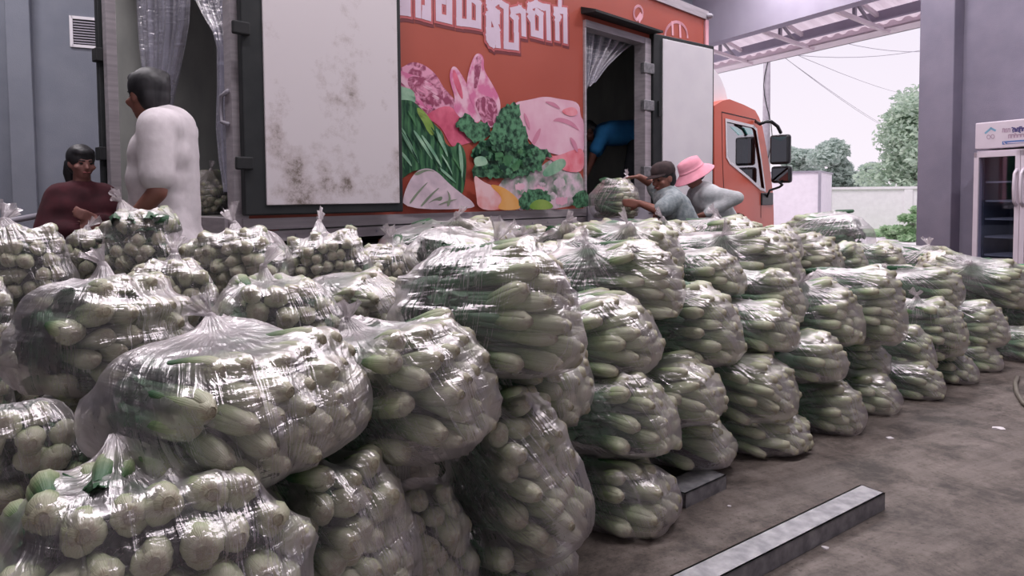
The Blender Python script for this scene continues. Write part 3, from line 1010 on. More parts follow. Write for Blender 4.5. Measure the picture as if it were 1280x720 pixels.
MB().box(a[0], b[0], 0.0, 0.029, b[1], a[1] + 0.005).build('amber_reflector', 'reflector_amber', truck)
def wheel(x, y0, y1):
    m = Matrix.Translation((x, 0, 0.42)) @ Matrix.Rotation(R(90), 4, 'X')
    w = MB()
    w.lathe([(0.20, -y0), (0.36, -y0), (0.415, -y0 - 0.03), (0.42, -(y0 + y1) / 2), (0.415, -y1 + 0.03), (0.36, -y1), (0.20, -y1)], 28, m)
    o = w.build('wheel', 'rubber', truck, True)
    MB().lathe([(0.0, -y0 - 0.06), (0.10, -y0 - 0.06), (0.11, -y0 - 0.02), (0.19, -y0 - 0.05), (0.215, -y0 - 0.005), (0.2, -y0 - .1), (0, -y0 - .1)], 24, m).build('hub', 'steel_grey', o, True)
for x in (1.35, BL + 0.95):
    wheel(x, 0.08, 0.32)
    wheel(x, BW - 0.32, BW - 0.08)

# --- the printed food panel
def crop(pts, oy, ox=485.0, s=5.12):
    return [(ox + x / s, oy + y / s) for x, y in pts]
LAYER = [0]
def printed(name, pts, mat, rag=0.0):
    LAYER[0] += 1
    y = -0.0012 - 0.0006 * LAYER[0]
    pl = [side(px, py) for px, py in pts]
    pl = [(max(x, 0.06), min(max(z, ZF + 0.008), ZT - 0.1)) for x, z in pl]
    pl = [(min(x, dx0 - 0.004), z) if x < dx0 + 0.3 else (x, z) for x, z in pl]
    # wavy organic rim: two rounds of corner cutting
    for _ in range(2):
        q = []
        for i in range(len(pl)):
            p0, p1 = pl[i], pl[(i + 1) % len(pl)]
            q.append((p0[0] * .75 + p1[0] * .25, p0[1] * .75 + p1[1] * .25))
            q.append((p0[0] * .25 + p1[0] * .75, p0[1] * .25 + p1[1] * .75))
        pl = q
    if rag:
        rs = random.Random(LAYER[0])
        q = []
        for i in range(len(pl)):
            p0, p1 = pl[i], pl[(i + 1) % len(pl)]
            nseg = max(1, int(math.hypot(p1[0] - p0[0], p1[1] - p0[1]) / 0.018))
            for k in range(nseg):
                t = k / nseg
                q.append((min(p0[0] + (p1[0] - p0[0]) * t + rs.gauss(0, rag), dx0 - 0.004), max(p0[1] + (p1[1] - p0[1]) * t + rs.gauss(0, rag), ZF + 0.008)))
        pl = q
    return MB().add([(x, y, z) for x, z in pl], [tuple(range(len(pl)))]).build(name, mat, truck)
A, Bc = 60.0, 160.0
def c3up(pts):      # lower crop in the frame of the upper one
    return [(x, y + 512) for x, y in pts]
printed('cauliflower_print', crop([(700, 330), (860, 290), (940, 280), (1040, 195), (1110, 200), (1130, 270), (1260, 280), (1260, 540), (700, 540)], Bc), 'print_cauli')
printed('meat_print', crop([(20, 150), (100, 120), (150, 85), (230, 105), (310, 170), (350, 250), (410, 310), (450, 370), (400, 450), (300, 470), (210, 440), (140, 330), (90, 280), (20, 240)], A), 'print_meat')
printed('fat_print', crop([(20, 150), (70, 140), (130, 165), (230, 190), (330, 235), (220, 185), (120, 180), (130, 260), (220, 340), (240, 400), (150, 310), (100, 230), (60, 210)], A), 'print_bone')
printed('red_meat_print', crop([(210, 440), (390, 350), (460, 450), (610, 460), (660, 560), (420, 640), (390, 610), (330, 490)], A), 'print_red')
printed('bone_print', crop([(395, 140), (420, 112), (450, 140), (500, 225), (560, 350), (610, 480), (480, 470), (410, 390), (430, 330), (392, 210)], A), 'print_bone')
printed('bone_core_print', crop([(408, 150), (425, 135), (470, 250), (480, 340), (450, 300), (415, 210)], A), 'print_red')
printed('rib_print', crop([(540, 60), (575, 28), (612, 60), (608, 140), (665, 230), (725, 350), (700, 490), (640, 520), (570, 430), (515, 310), (495, 215)], A), 'print_bone')
printed('rib_core_print', crop([(552, 70), (575, 45), (598, 70), (585, 180), (550, 300), (545, 220)], A), 'print_meat')
printed('rib_flesh_print', crop([(545, 330), (640, 300), (700, 360), (690, 480), (640, 510), (580, 430)], A), 'print_meat')
printed('chicken_print', crop([(790, 350), (900, 332), (1000, 308), (1100, 328), (1220, 345), (1228, 440), (1260, 470), (1260, 720), (1100, 690), (960, 650), (880, 570), (825, 440)], A), 'print_chicken')
printed('blush_print', crop([(940, 640), (1010, 690), (1090, 690), (1180, 650), (1260, 640), (1260, 800), (1110, 790), (1060, 720), (960, 690)], A), 'print_blush')
for fold in ([(905, 640), (930, 560), (975, 500), (968, 560), (935, 620)], [(1040, 470), (1090, 440), (1180, 470), (1230, 540), (1170, 500), (1090, 470)], [(985, 340), (1060, 345), (1110, 400), (1050, 375)],
             [(1150, 560), (1200, 600), (1215, 680), (1180, 640)], [(860, 400), (900, 470), (905, 540), (870, 470)]):
    printed('chicken_fold_print', crop(fold, A), 'print_fold')
printed('wing_print', crop([(1090, 400), (1190, 370), (1215, 430), (1150, 440)], A), 'print_blush')
printed('lettuce_print', crop([(20, 230), (90, 250), (160, 270), (175, 350), (120, 380), (20, 420)], A), 'print_leek_light')
printed('leek_print', crop([(20, 340), (100, 330), (170, 345), (290, 490), (345, 540), (360, 620), (420, 640), (440, 590), (500, 680), (485, 890), (460, 950), (400, 890), (290, 790), (160, 775), (70, 850), (20, 830)], A), 'print_leek')
printed('leek_edge_print', crop([(165, 375), (220, 395), (295, 505), (280, 580), (215, 490)], A), 'print_lime')
for k, (x0, y0, x1, y1) in enumerate([(80, 560, 200, 760), (150, 530, 290, 740), (200, 560, 350, 790), (60, 660, 150, 770), (290, 520, 380, 720), (440, 620, 465, 860), (300, 760, 440, 880)]):
    printed('leek_blade_print', crop([(x0, y0), (x0 + 14, y0 - 4), ((x0 + x1) / 2 + 24, (y0 + y1) / 2), (x1, y1), ((x0 + x1) / 2 - 4, (y0 + y1) / 2)], A), 'print_leek_light')
printed('parsley_print', crop(c3up([(500, 170), (560, 110), (640, 70), (690, -90), (740, -155), (830, -150), (845, -60), (885, 50), (900, 110), (980, 140), (1040, 165), (1000, 210), (950, 280), (860, 305), (740, 330), (640, 320), (560, 330), (510, 270), (560, 210)]), A), 'print_parsley', 0.012)
printed('parsley_sprig_print', crop([(420, 470), (490, 415), (540, 470), (600, 480), (640, 470), (650, 560), (560, 620), (480, 560), (425, 510)], A), 'print_parsley', 0.010)
rsb = random.Random(77)
for k in range(26):
    x0, y0 = rsb.uniform(40, 420), rsb.uniform(380, 700)
    if x0 > 120 + (y0 - 340) * 1.0: continue
    ln = rsb.uniform(90, 190)
    printed('leek_blade_print', crop([(x0, y0), (x0 + 7, y0 - 3), (x0 + ln * .35 + 9, y0 + ln * .55), (x0 + ln * .55, y0 + ln), (x0 + ln * .35 - 3, y0 + ln * .55)], A), rsb.choice(['print_leek_light', 'print_blade_dark', 'print_blade_mid']))
for k in range(46):
    u, v_ = rsb.uniform(0, 6.28), rsb.random() ** 0.5
    x0, y0 = 735 + 190 * v_ * math.cos(u), 690 + 110 * v_ * math.sin(u)
    r_ = rsb.uniform(16, 36)
    printed('parsley_tuft_print', crop([(x0 + r_ * math.cos(q * 0.9), y0 + r_ * 0.8 * math.sin(q * 0.9)) for q in range(7)], A), rsb.choice(['print_blade_dark', 'print_blade_mid', 'print_parsley', 'print_parsley']), 0.006)
for k in range(14):
    x0, y0 = rsb.uniform(110, 340), rsb.uniform(190, 380)
    if y0 < 130 + (x0 - 110) * 0.75: continue
    printed('meat_grain_print', crop([(x0, y0), (x0 + 40, y0 + 14), (x0 + 60, y0 + 34), (x0 + 30, y0 + 24)], A), 'print_bone')
for k in range(12):
    x0, y0 = rsb.uniform(760, 1230), rsb.uniform(860, 1010)
    r_ = rsb.uniform(18, 44)
    printed('floret_print', crop([(x0 + r_ * math.cos(q * 0.9), y0 + r_ * 0.7 * math.sin(q * 0.9)) for q in range(7)], A), rsb.choice(['print_cauli', 'print_cabbage', 'print_chicken']), 0.006)
printed('cabbage_print', crop(c3up([(50, 520), (60, 410), (130, 280), (210, 255), (280, 285), (340, 350), (440, 430), (500, 470), (520, 520)]), A), 'print_cabbage')
printed('cabbage_vein_print', crop(c3up([(205, 488), (250, 455), (310, 432), (300, 470), (260, 460)]), A), 'print_vein')
printed('cabbage_vein_print', crop(c3up([(120, 290), (210, 262), (270, 285), (210, 272), (140, 310)]), A), 'print_vein')
for vn in ([(90, 480), (150, 400), (230, 330), (160, 410), (105, 485)], [(160, 500), (230, 420), (300, 370), (240, 430), (180, 500)], [(330, 500), (350, 440), (330, 390), (362, 440), (350, 500)], [(260, 500), (330, 465), (420, 450), (340, 475)]):
    printed('cabbage_vein_print', crop(c3up(vn), A), 'print_vein')
printed('radish_print', crop(c3up([(500, 290), (560, 345), (650, 380), (710, 440), (700, 525), (530, 525), (520, 420)]), A), 'print_radish')
printed('mango_print', crop(c3up([(590, 358), (680, 372), (765, 428), (802, 480), (800, 525), (640, 525), (700, 450)]), A), 'print_mango')
printed('herb_print', crop(c3up([(795, 430), (900, 380), (1000, 425), (1000, 480), (860, 525), (795, 520)]), A), 'print_parsley', 0.010)
printed('herb_print', crop(c3up([(1135, 430), (1200, 385), (1250, 440), (1230, 525), (1145, 525)]), A), 'print_parsley', 0.010)
printed('lime_print', crop(c3up([(840, 525), (895, 455), (980, 460), (1030, 525)]), A), 'print_lime')
printed('leaf_print', crop(c3up([(500, 190), (570, 180), (600, 230), (560, 245), (510, 250)]), A), 'print_leek_light')
printed('lettuce_leaf_print', crop(c3up([(935, 290), (1000, 220), (1080, 190), (1100, 240), (1040, 290), (960, 320)]), A), 'print_leek_light')
# green lower print between side door and cab
a, b, c_, d_ = side(806, 140), side(884, 150), side(884, 262), side(806, 264)
MB().add([(a[0], -0.003, a[1]), (b[0], -0.003, b[1]), (c_[0], -0.003, ZF + 0.01), (d_[0], -0.003, ZF + 0.01)], [(0, 1, 2, 3)]).build('leaf_border_print', 'print_leek', truck)

# --- raised lettering (tops run on above the picture)
letters = [
    ('khmer_letter', [[(45, -160), (45, 68), (120, 76), (120, -160)], [(84, -160), (84, 20)], [(45, -160), (84, -160)]]),
    ('khmer_letter', [[(188, -150), (190, 92)], [(188, -150), (250, -140), (252, 106), (232, 100)], [(232, 60), (232, 100)]]),
    ('khmer_letter', [[(318, -140), (322, 112), (388, 128), (388, -130)], [(350, -140), (350, 5)], [(318, -140), (350, -140)]]),
    ('khmer_letter', [[(450, -120), (452, 142), (520, 150), (575, 160), (575, 25), (550, 0), (560, -100)], [(515, 150), (515, 15)]]),
    ('khmer_letter', [[(645, -60), (640, 10), (645, 40), (695, 85), (695, 130)], [(690, -60), (695, 5), (670, 25)], [(640, 170), (640, 100), (655, 85), (695, 185)], [(640, 240), (640, 200), (695, 200), (700, 285)], [(640, 235), (650, 265), (665, 280), (665, 245)]]),
    ('khmer_letter', [[(728, 30), (752, 45), (752, 292), (818, 300), (818, 228)], [(795, 70), (840, 60), (862, 80), (865, 212)], [(795, 100), (815, 120), (815, 190)]]),
    ('khmer_letter', [[(900, 70), (905, 40), (945, 25), (985, 45), (1020, 50), (1025, 238)], [(905, 110), (920, 90), (925, 212), (975, 226), (975, 95), (950, 75)]]),
    ('khmer_letter', [[(1070, 65), (1130, 70), (1132, 258)], [(1070, 90), (1090, 110), (1078, 130), (1080, 240)], [(1098, -40), (1096, 28)]]),
]
def lt(p):
    return side(485 + p[0] / 5.12, p[1] / 5.12)
for name, strokes in letters:
    ink = empty(name, (0, 0, 0), 0, truck)
    ws = 0.056
    for nm, wd_, mt, off, dxz in (('letter_shadow', 1.6, 'letter_shadow', 0.0020, (0.012, -0.022)), ('letter_edge', 1.6, 'letter_edge', 0.0040, (0, 0)), ('letter_face', 1.0, 'letter_white', 0.0068, (0, 0))):
        mb = MB()
        for k, s in enumerate(strokes):
            sp = [lt(p) for p in s]
            loc_w = ws * wd_ * (1.0 if len(s) > 2 else 0.9)
            v, f = ribbon([(x + dxz[0], z + dxz[1]) for x, z in sp], loc_w)
            mb.add([(p[0], -off - 0.0002 * k - 0.00012 * (i_ // 4), min(p[1], ZT - 0.1)) for i_, p in enumerate(v)], f)
        mb.build(nm, mt, ink)
# pale outline emblems near the front
def ring(name, cx, cy, rx, ry, a0, a1, w, extra=()):
    mb = MB()
    pts = [side(cx + rx * math.cos(R(a0 + (a1 - a0) * i / 20)), cy - ry * math.sin(R(a0 + (a1 - a0) * i / 20))) for i in range(21)]
    v, f = ribbon(pts, w)
    mb.add([(p[0], -0.004, p[1]) for p in v], f)
    for e in extra:
        v, f = ribbon([side(*q) for q in e], w * 1.3)
        mb.add([(p[0], -0.0045, p[1]) for p in v], f)
    return mb.build(name, 'emblem_pink', truck)
ring('tomato_emblem', 797.5, 16.5, 5.5, 9, -60, 240, 0.025, [[(796, 24), (800, 18)], [(799, 26), (802, 20)]])
ring('bread_emblem', 845, 46, 14, 18.5, 0, 180, 0.03, [[(840, 29), (840.5, 42)], [(849.5, 33), (850, 45)]])

# --- side door opening, frame, header rail
fm = MB()
fm.box(dx1 - 0.005, dx1 + 0.10, -0.035, 0.09, ZF - 0.01, dzt + 0.02)
fm.box(dx0 - 0.01, dx1 + 0.10, -0.03, 0.09, dzt - 0.03, dzt + 0.03)
fm.box(dx0 - 0.012, dx0 + 0.012, -0.02, 0.09, ZF, dzt)
fm.build('side_door_frame', 'aluminium', truck)
MB().prism([(-0.16, dzt + 0.09), (-0.16, dzt + 0.07), (0.0, dzt + 0.08), (0.0, dzt + 0.14)], 'x', dx0 - 0.04, dx1 + 0.12).build('drip_rail', 'chassis', truck)
MB().box(dx0, dx1 + 0.05, -0.04, 0.09, ZF - 0.12, ZF + 0.02).build('side_door_sill', 'steel_grey', truck)
MB().tube([(dx0 + 0.1, -0.05, ZF - 0.05), (dx0 + 0.28, -0.05, ZF - 0.05)], 0.018, 8).build('sill_latch', 'rubber', truck)

def door_leaf(name, hinge, ang, w, z0, z1, dirty, gl, gb):
    """hinged at local x=0; +x along the open leaf, inner face towards -y"""
    e = empty(name, hinge, ang, truck)
    MB().box(0, w, 0.0, 0.06, z0, z1, 0.008).build('door_slab', 'rubber', e)
    MB().box(gl, w - 0.035, -0.012, 0.002, z0 + gb, z1 - 0.04, 0.004).build('inner_panel', 'door_panel_dirty' if dirty else 'white_paint', e)
    return e
# rear right door folded flat along the side
w = side(493, 150, -0.1)[0] + 0.02
dz0 = side(400, 262, -0.12)[1]
rd = door_leaf('rear_door', (0.0, -0.10, 0), R(-3.2), w, dz0 - 0.025, ZT - 0.03, True, 0.115, 0.055)
for py in (40, 205):
    z = side(292, py)[1]
    MB().box(-0.055, 0.04, -0.03, -0.002, z - 0.035, z + 0.035, 0.008).build('hinge', 'chassis', rd)
zh0, zh1 = side(285, 155)[1], side(285, 113)[1]
MB().tube([(-0.025, 0.02, zh0), (-0.03, 0.10, zh0 + 0.02), (-0.03, 0.11, (zh0 + zh1) / 2), (-0.03, 0.10, zh1 - 0.02), (-0.025, 0.02, zh1)], 0.012, 8).build('grab_handle', 'steel_grey', truck, True)
# rear left door, swung round along the far side
ld_ = empty('rear_door', (-0.02, BW + 0.06, 0), R(1.5), truck)
MB().box(-0.02, 1.05, 0.0, 0.06, ZF - 0.05, ZT - 0.03, 0.008).build('door_slab', 'rubber', ld_)
for z in (1.5, 2.25, 2.9):
    MB().box(-0.05, 0.0, -0.05, 0.05, z - 0.05, z + 0.05, 0.006).build('hinge', 'chassis', ld_)
# side door leaf, opened forward
hx = side(817, 150, -0.06)[0]
zt = side(817, 41, -0.06)[1]
dl_ = (side(895, 150, -0.22)[0] - hx)
sd_ = door_leaf('side_door', (hx, -0.06, 0), R(-8), dl_, ZF - 0.04, zt, False, 0.13, 0.03)
for z in (ZF + 0.35, ZF + 1.0, zt - 0.35):
    MB().box(-0.14, 0.02, 0.0, 0.05, z - 0.05, z + 0.05, 0.006).build('hinge', 'galvanised', sd_)
MB().box(0.06, 0.09, -0.02, -0.0, ZF + 0.9, ZF + 1.05).build('latch', 'chassis', sd_)

# --- cab
cy0, cy1 = 0.06, BW - 0.06
def cp(px, py):
    return side(px, py, cy0)
prof = [cp(893, 270), cp(893, 132), cp(903, 126), cp(912, 124), cp(930, 131), cp(944, 138), cp(949, 147), cp(953, 158), cp(958, 185), cp(963, 215), cp(966, 240), cp(967, 262)]
x_f = prof[-1][0]
x_b = prof[0][0]
prof[0] = (x_b, 0.95)
prof = prof[:1] + prof[1:] + [(x_f + 0.02, 0.62), (x_f - 0.25, 0.55), (x_f - 0.42, 0.62)]
ax = BL + 0.95
arch = [(ax + 0.48 * math.cos(R(a)), 0.42 + 0.50 * math.sin(R(a))) for a in range(28, 165, 15)]
prof = prof + [p for p in arch if x_b + 0.03 < p[0] < x_f - 0.42]
win = [cp(907, 150), cp(941, 158), cp(945, 162), cp(951, 200), cp(956, 238), cp(950, 236), cp(935, 222), cp(912, 203), cp(908, 196)]
cabo = MB()
# shell: two side skins with the window cut (ring of quads), closed around
n = len(prof)
def skin(y, ins):
    return [(x, y, z) for x, z in prof]
v0 = skin(cy0, 0); v1 = skin(cy1, 0)
cabo.add(v0 + v1, [(i, (i + 1) % n, n + (i + 1) % n, n + i) for i in range(n)])
bm = bmesh.new()
def side_face(y):
    vo = [bm.verts.new((x, y, z)) for x, z in prof]
    vi = [bm.verts.new((x, y, z)) for x, z in win]
    ed = []
    for lst in (vo, vi):
        for i in range(len(lst)):
            ed.append(bm.edges.new((lst[i], lst[(i + 1) % len(lst)])))
    bmesh.ops.triangle_fill(bm, use_beauty=True, edges=ed)
side_face(cy0)
side_face(cy1)
cabo.addbm(bm)
cab = cabo.build('cab', 'cab_orange', truck)
MB().add([(x, cy0 + 0.015, z) for x, z in win], [tuple(range(len(win)))]).build('side_window', 'glass_cab', cab)
MB().add([(x, cy1 - 0.015, z) for x, z in win], [tuple(range(len(win)))]).build('side_window', 'glass_cab', cab)
wf = MB()
v, f = ribbon(win + [win[0]], 0.035)
wf.add([(p[0], cy0 - 0.006 - 0.0004 * (i % 4), p[1]) for i, p in enumerate(v)], f)
wf.build('window_trim', 'white_paint', cab)
st = [cp(914, 158), cp(941, 160), cp(942, 168), cp(925, 169)]
MB().add([(x, cy0 + 0.01, z) for x, z in st], [(0, 1, 2, 3)]).build('sun_strip', 'sun_strip', cab)
wp = [cp(950, 150), cp(954, 160), cp(959, 185), cp(964, 215), cp(966, 236)]
ws = MB()
for i in range(len(wp) - 1):
    (xa, za), (xb, zb) = wp[i], wp[i + 1]
    ws.add([(xa + 0.012, cy0 + 0.1, za), (xa + 0.012, cy1 - 0.1, za), (xb + 0.012, cy1 - 0.1, zb), (xb + 0.012, cy0 + 0.1, zb)], [(0, 1, 2, 3)])
ws.build('windscreen', 'glass_cab', cab)
seam = MB()
for pts in ([cp(902, 140), cp(903, 200), cp(906, 268)], [cp(951, 243), cp(951, 272)], [cp(902, 140), cp(945, 150)]):
    v, f = ribbon(pts, 0.012)
    seam.add([(p[0], cy0 - 0.002, p[1]) for p in v], f)
seam.build('door_seam', 'chassis', cab)
h0, h1 = cp(908, 246), cp(920, 256)
MB().box(h0[0], h1[0], cy0 - 0.03, cy0 + 0.01, h1[1], h0[1], 0.012).build('door_handle', 'black_plastic', cab)
g0, g1 = cp(951, 241), cp(965, 256)
MB().box(g0[0], g1[0], cy0 - 0.02, cy0 + 0.02, g1[1], g0[1], 0.01).build('side_marker', 'black_plastic', cab)
MB().box(x_f - 0.45, x_f + 0.06, cy0 - 0.01, cy1 + 0.01, 0.40, 0.64, 0.03).build('front_bumper', 'cab_orange', cab)
MB().box(x_f - 0.6, x_f - 0.5, cy0 + 0.12, cy0 + 0.65, 1.1, 1.95, 0.05).build('seat_back', 'black_plastic', cab)
MB().box(x_b + 0.2, x_f - 0.1, cy0 + 0.08, cy1 - 0.08, 0.7, 1.12, 0.03).build('seat_base', 'black_plastic', cab)
MB().lathe([(0.19, -0.012), (0.205, 0), (0.19, 0.012), (0.178, 0), (0.19, -0.012)], 20, Matrix.Translation((x_f - 0.38, cy0 + 0.42, 1.42)) @ Matrix.Rotation(R(-60), 4, 'Y')).build('steering_wheel', 'black_plastic', cab, True)
# roof air deflector
dfp = [cp(896, 132), cp(898, 82), cp(904, 84), cp(912, 95), cp(918, 110), cp(922, 128)]
MB().prism(dfp, 'y', cy0 + 0.12, cy1 - 0.12).build('air_deflector', 'white_paint', cab)
# mirrors
def mpt(px, py, y):
    x, z = side(px, py, y)
    return (x, y, z)
ym = -0.16
mr = empty('mirror_assembly', (0, 0, 0), 0, truck)
MB().tube([mpt(945, 152, cy0 - 0.02), mpt(950, 155, -0.05), mpt(957, 152, -0.10), mpt(964, 152, ym), mpt(972, 158, ym), mpt(976, 166, ym)], 0.022, 8).build('mirror_arm', 'black_plastic', mr, True)
MB().tube([mpt(972, 226, ym), mpt(978, 231, ym), mpt(974, 234, -0.10), mpt(962, 238, -0.02), mpt(959, 246, cy0 - 0.02)], 0.016, 8).build('mirror_arm', 'black_plastic', mr, True)
for (xa, ya, xb, yb) in ((967, 167, 984, 206), (968, 207, 986, 229)):
    A_, B_ = mpt(xa, ya, ym), mpt(xb, yb, ym)
    xm, zm = (A_[0] + B_[0]) / 2, (A_[2] + B_[2]) / 2
    hw_, hz_ = 0.13, abs(A_[2] - B_[2]) / 2
    sh = MB().box(xm - 0.05, xm + 0.05, ym - hw_, ym + hw_, zm - hz_, zm + hz_, 0.035).build('mirror_shell', 'black_plastic', mr)
    MB().box(xm - 0.055, xm - 0.049, ym - hw_ + 0.03, ym + hw_ - 0.03, zm - hz_ + 0.03, zm + hz_ - 0.03).build('mirror_face', 'mirror_glass', sh)

# ---------------------------------------------------------------- plastic strip curtains in the truck doorways
def curtain(name, label, top, bot, parent_pts=None, folds=9, nseg=16, amp=0.03, seed=0, sheet='film_curtain'):
    """top, bot: lists of (start, end) world points at successive heights; a pleated hanging sheet"""
    rs = np.random.default_rng(seed)
    rows = top
    nu, nv = len(rows), folds * 8 + 1
    P = np.zeros((nu, nv, 3)); UV = np.zeros((nu, nv, 2))
    ph = rs.uniform(0, 6, 3)
    for i, (a, b) in enumerate(rows):
        a, b = np.array(a), np.array(b)
        d = b - a
        nrm = np.array([-d[1], d[0], 0]); nrm = nrm / (np.linalg.norm(nrm) + 1e-9)
        for j in range(nv):
            u = j / (nv - 1)
            off = amp * (math.sin(u * folds * 2 * math.pi + ph[0]) + 0.5 * math.sin(u * folds * 3.3 * math.pi + ph[1] + i * 0.35))
            P[i, j] = a + d * u + nrm * off
            UV[i, j] = (u * 0.7, 0.5 + i * 0.12)
    o = grid_mesh(name, P, sheet, None, UV)
    tag(o, label, 'curtain')
    return o
def tl(x, y, z):
    p = TO + TT * x + TL * y
    return (p.x, p.y, z)
def rear_pt(px, py, x=0.12):
    d = ray(px, py)
    c = Vector((0, 0, CAM_H))
    k = ((TO + TT * x) - c).dot(TT) / d.dot(TT)
    p = c + d * k
    return p
def hang(cols, top_z):
    """cols: [(px_left, px_right, py), ...] on the rear plane"""
    rows = []
    for (l, r_, py) in cols:
        rows.append((tuple(rear_pt(l, py)), tuple(rear_pt(r_, py))))
    # run on up to the header
    a, b = rows[0]
    k = [((a[0], a[1], top_z), (b[0], b[1], top_z))]
    return k + rows
curtain('strip_curtain', 'bluish clear plastic curtain bunched in the rear doorway beside the man', hang([(172, 236, 0), (174, 234, 30), (177, 228, 60), (181, 221, 90), (184, 214, 120), (186, 210, 150)], ZT - 0.1), None, folds=8, amp=0.022, seed=1)
curtain('strip_curtain', 'clear plastic curtain swept against the right post of the rear doorway', hang([(244, 291, 0), (254, 291, 20), (266, 291, 40), (272, 290, 60), (273, 290, 110), (272, 289, 160), (276, 291, 200), (283, 292, 240)], ZT - 0.1), None, folds=6, amp=0.018, seed=2)
def sd_pt(px, py):
    x, z = side(px, py, 0.12)
    return tl(x, 0.12, z)
curtain('strip_curtain', 'clear plastic curtain pulled aside at the top of the side door', [(sd_pt(731, 38), sd_pt(798, 50)), (sd_pt(731, 55), sd_pt(790, 56)), (sd_pt(731, 75), sd_pt(776, 66)), (sd_pt(730, 95), sd_pt(757, 84)), (sd_pt(730, 112), sd_pt(742, 103))], None, folds=6, amp=0.02, seed=3)

# ---------------------------------------------------------------- steel beams, hose, tub, scraps
def beam(name, label, p0, p1, w, h):
    d = (p1 - p0)
    L_ = d.length
    e = empty(name, p0, math.atan2(d.y, d.x))
    tag(e, label, 'beam')
    b = MB()
    t_ = 0.006
    # lipped C-section lying on its open side
    b.box(0, L_, -w, 0, h - t_, h).box(0, L_, -t_, 0, 0, h).box(0, L_, -w, -w + t_, 0, h)
    b.build('channel', 'galvanised', e)
    MB().box(L_ - 0.004, L_, -w, 0, 0, h).build('end_plate', 'galvanised', e)
    MB().box(0, 0.004, -w, 0, 0, h).build('end_plate', 'galvanised', e)
    return e
# near long beam: far end at (1106,636)/(1068,608), runs out of the frame at the bottom
pr = ground(1106, 637)
pl = ground(1070, 607 + 14)
hb = 0.062
ptop = ground(1106, 612, hb)
dirb = (ground(1106, 637) - ground(952, 720)).normalized()
perp = Vector((-dirb.y, dirb.x, 0))
pe = ground(1106, 637)
q = ground(1071, 608, hb)
wb = abs((Vector((q.x, q.y, 0)) - pe).dot(perp))
wb = min(max(wb, 0.08), 0.16)
far = pe + perp * wb
beam('steel_beam', 'long galvanised steel beam lying alone on the bare concrete', far - dirb * 1.35, far, wb, hb)
e1, e0 = ground(908, 611), ground(857, 635.5)
d2 = (e1 - e0).normalized()
per2 = Vector((-d2.y, d2.x, 0))
beam('steel_beam', 'short galvanised rail half hidden under the bags', e0 + per2 * 0.12, e1 + per2 * 0.12, 0.12, 0.055)
hp = [ground(1300, 522), ground(1279, 507), ground(1271, 494), ground(1269, 482), ground(1272, 474)]
hose = MB().tube([p + Vector((0, 0, 0.014)) for p in hp], 0.012, 8).build('hose', 'hose', None, True)
tag(hose, 'thin brown hose curling on the floor past the last bags', 'hose')
tb = at(1290, 340, 5.7)
tub = empty('plastic_tub', (tb.x + 0.12, tb.y, 0), 0.3)
tag(tub, 'bright green plastic tub behind the end of the pile', 'tub')
ztub = at(1278, 334, 5.7).z
MB().lathe([(0.0, 0.0), (0.19, 0.0), (0.235, ztub - 0.03), (0.215, ztub - 0.03), (0.175, 0.03), (0.0, 0.03)], 28).build('bowl', 'green_plastic', tub, True)
MB().lathe([(0.21, ztub - 0.035), (0.26, ztub - 0.03), (0.262, ztub), (0.21, ztub), (0.21, ztub - 0.035)], 28).build('rim', 'green_plastic', tub, True)
MB().tube([(0.25 * math.cos(a), 0.25 * math.sin(a), ztub - 0.08) for a in [0.3 * i for i in range(21)]], 0.01, 6).build('band', 'green_plastic', tub, True)
# barrier pipe at left
pa, pc = at(-30, 284, 4.6), at(84, 263, 5.15)
rail = empty('barrier_rail', (pa.x, pa.y, 0))
tag(rail, 'grey pipe barrier rail behind the woman in maroon', 'rail')
va_, vb_ = Vector((0, 0, pa.z)), Vector((pc.x - pa.x, pc.y - pa.y, pc.z))
MB().tube([va_, vb_], 0.022, 8).build('top_pipe', 'steel_grey', rail, True)
for u in (0.05, 0.95):
    p = va_.lerp(vb_, u)
    MB().tube([(p.x, p.y, 0), (p.x, p.y, p.z)], 0.02, 8).build('post', 'steel_grey', rail, True)
for i, (px, py, s) in enumerate([(1031, 685, 0.012), (1248, 536, 0.03), (1112, 548, 0.018), (912, 633, 0.008)]):
    p = ground(px, py)
    rs = random.Random(i)
    vs = [(s * rs.uniform(0.7, 1.2) * math.cos(a), s * rs.uniform(0.5, 1.0) * math.sin(a), 0.0015 + rs.uniform(0, 0.3) * s) for a in [k * 0.785 for k in range(8)]]
    vs += [(x, y, 0.0) for x, y, z in vs]
    o = MB().add(vs, [tuple(range(8))] + [(k, 8 + k, 8 + (k + 1) % 8, (k + 1) % 8) for k in range(8)]).build('paper_scrap', 'paper_white', None, False, p)
    tag(o, ['tiny white paper scrap beside the long steel beam', 'pale crumpled scrap on open concrete near the hose', 'small white scrap before the bottom row of bags', 'tiny crumb near the end of the short rail'][i], 'litter')

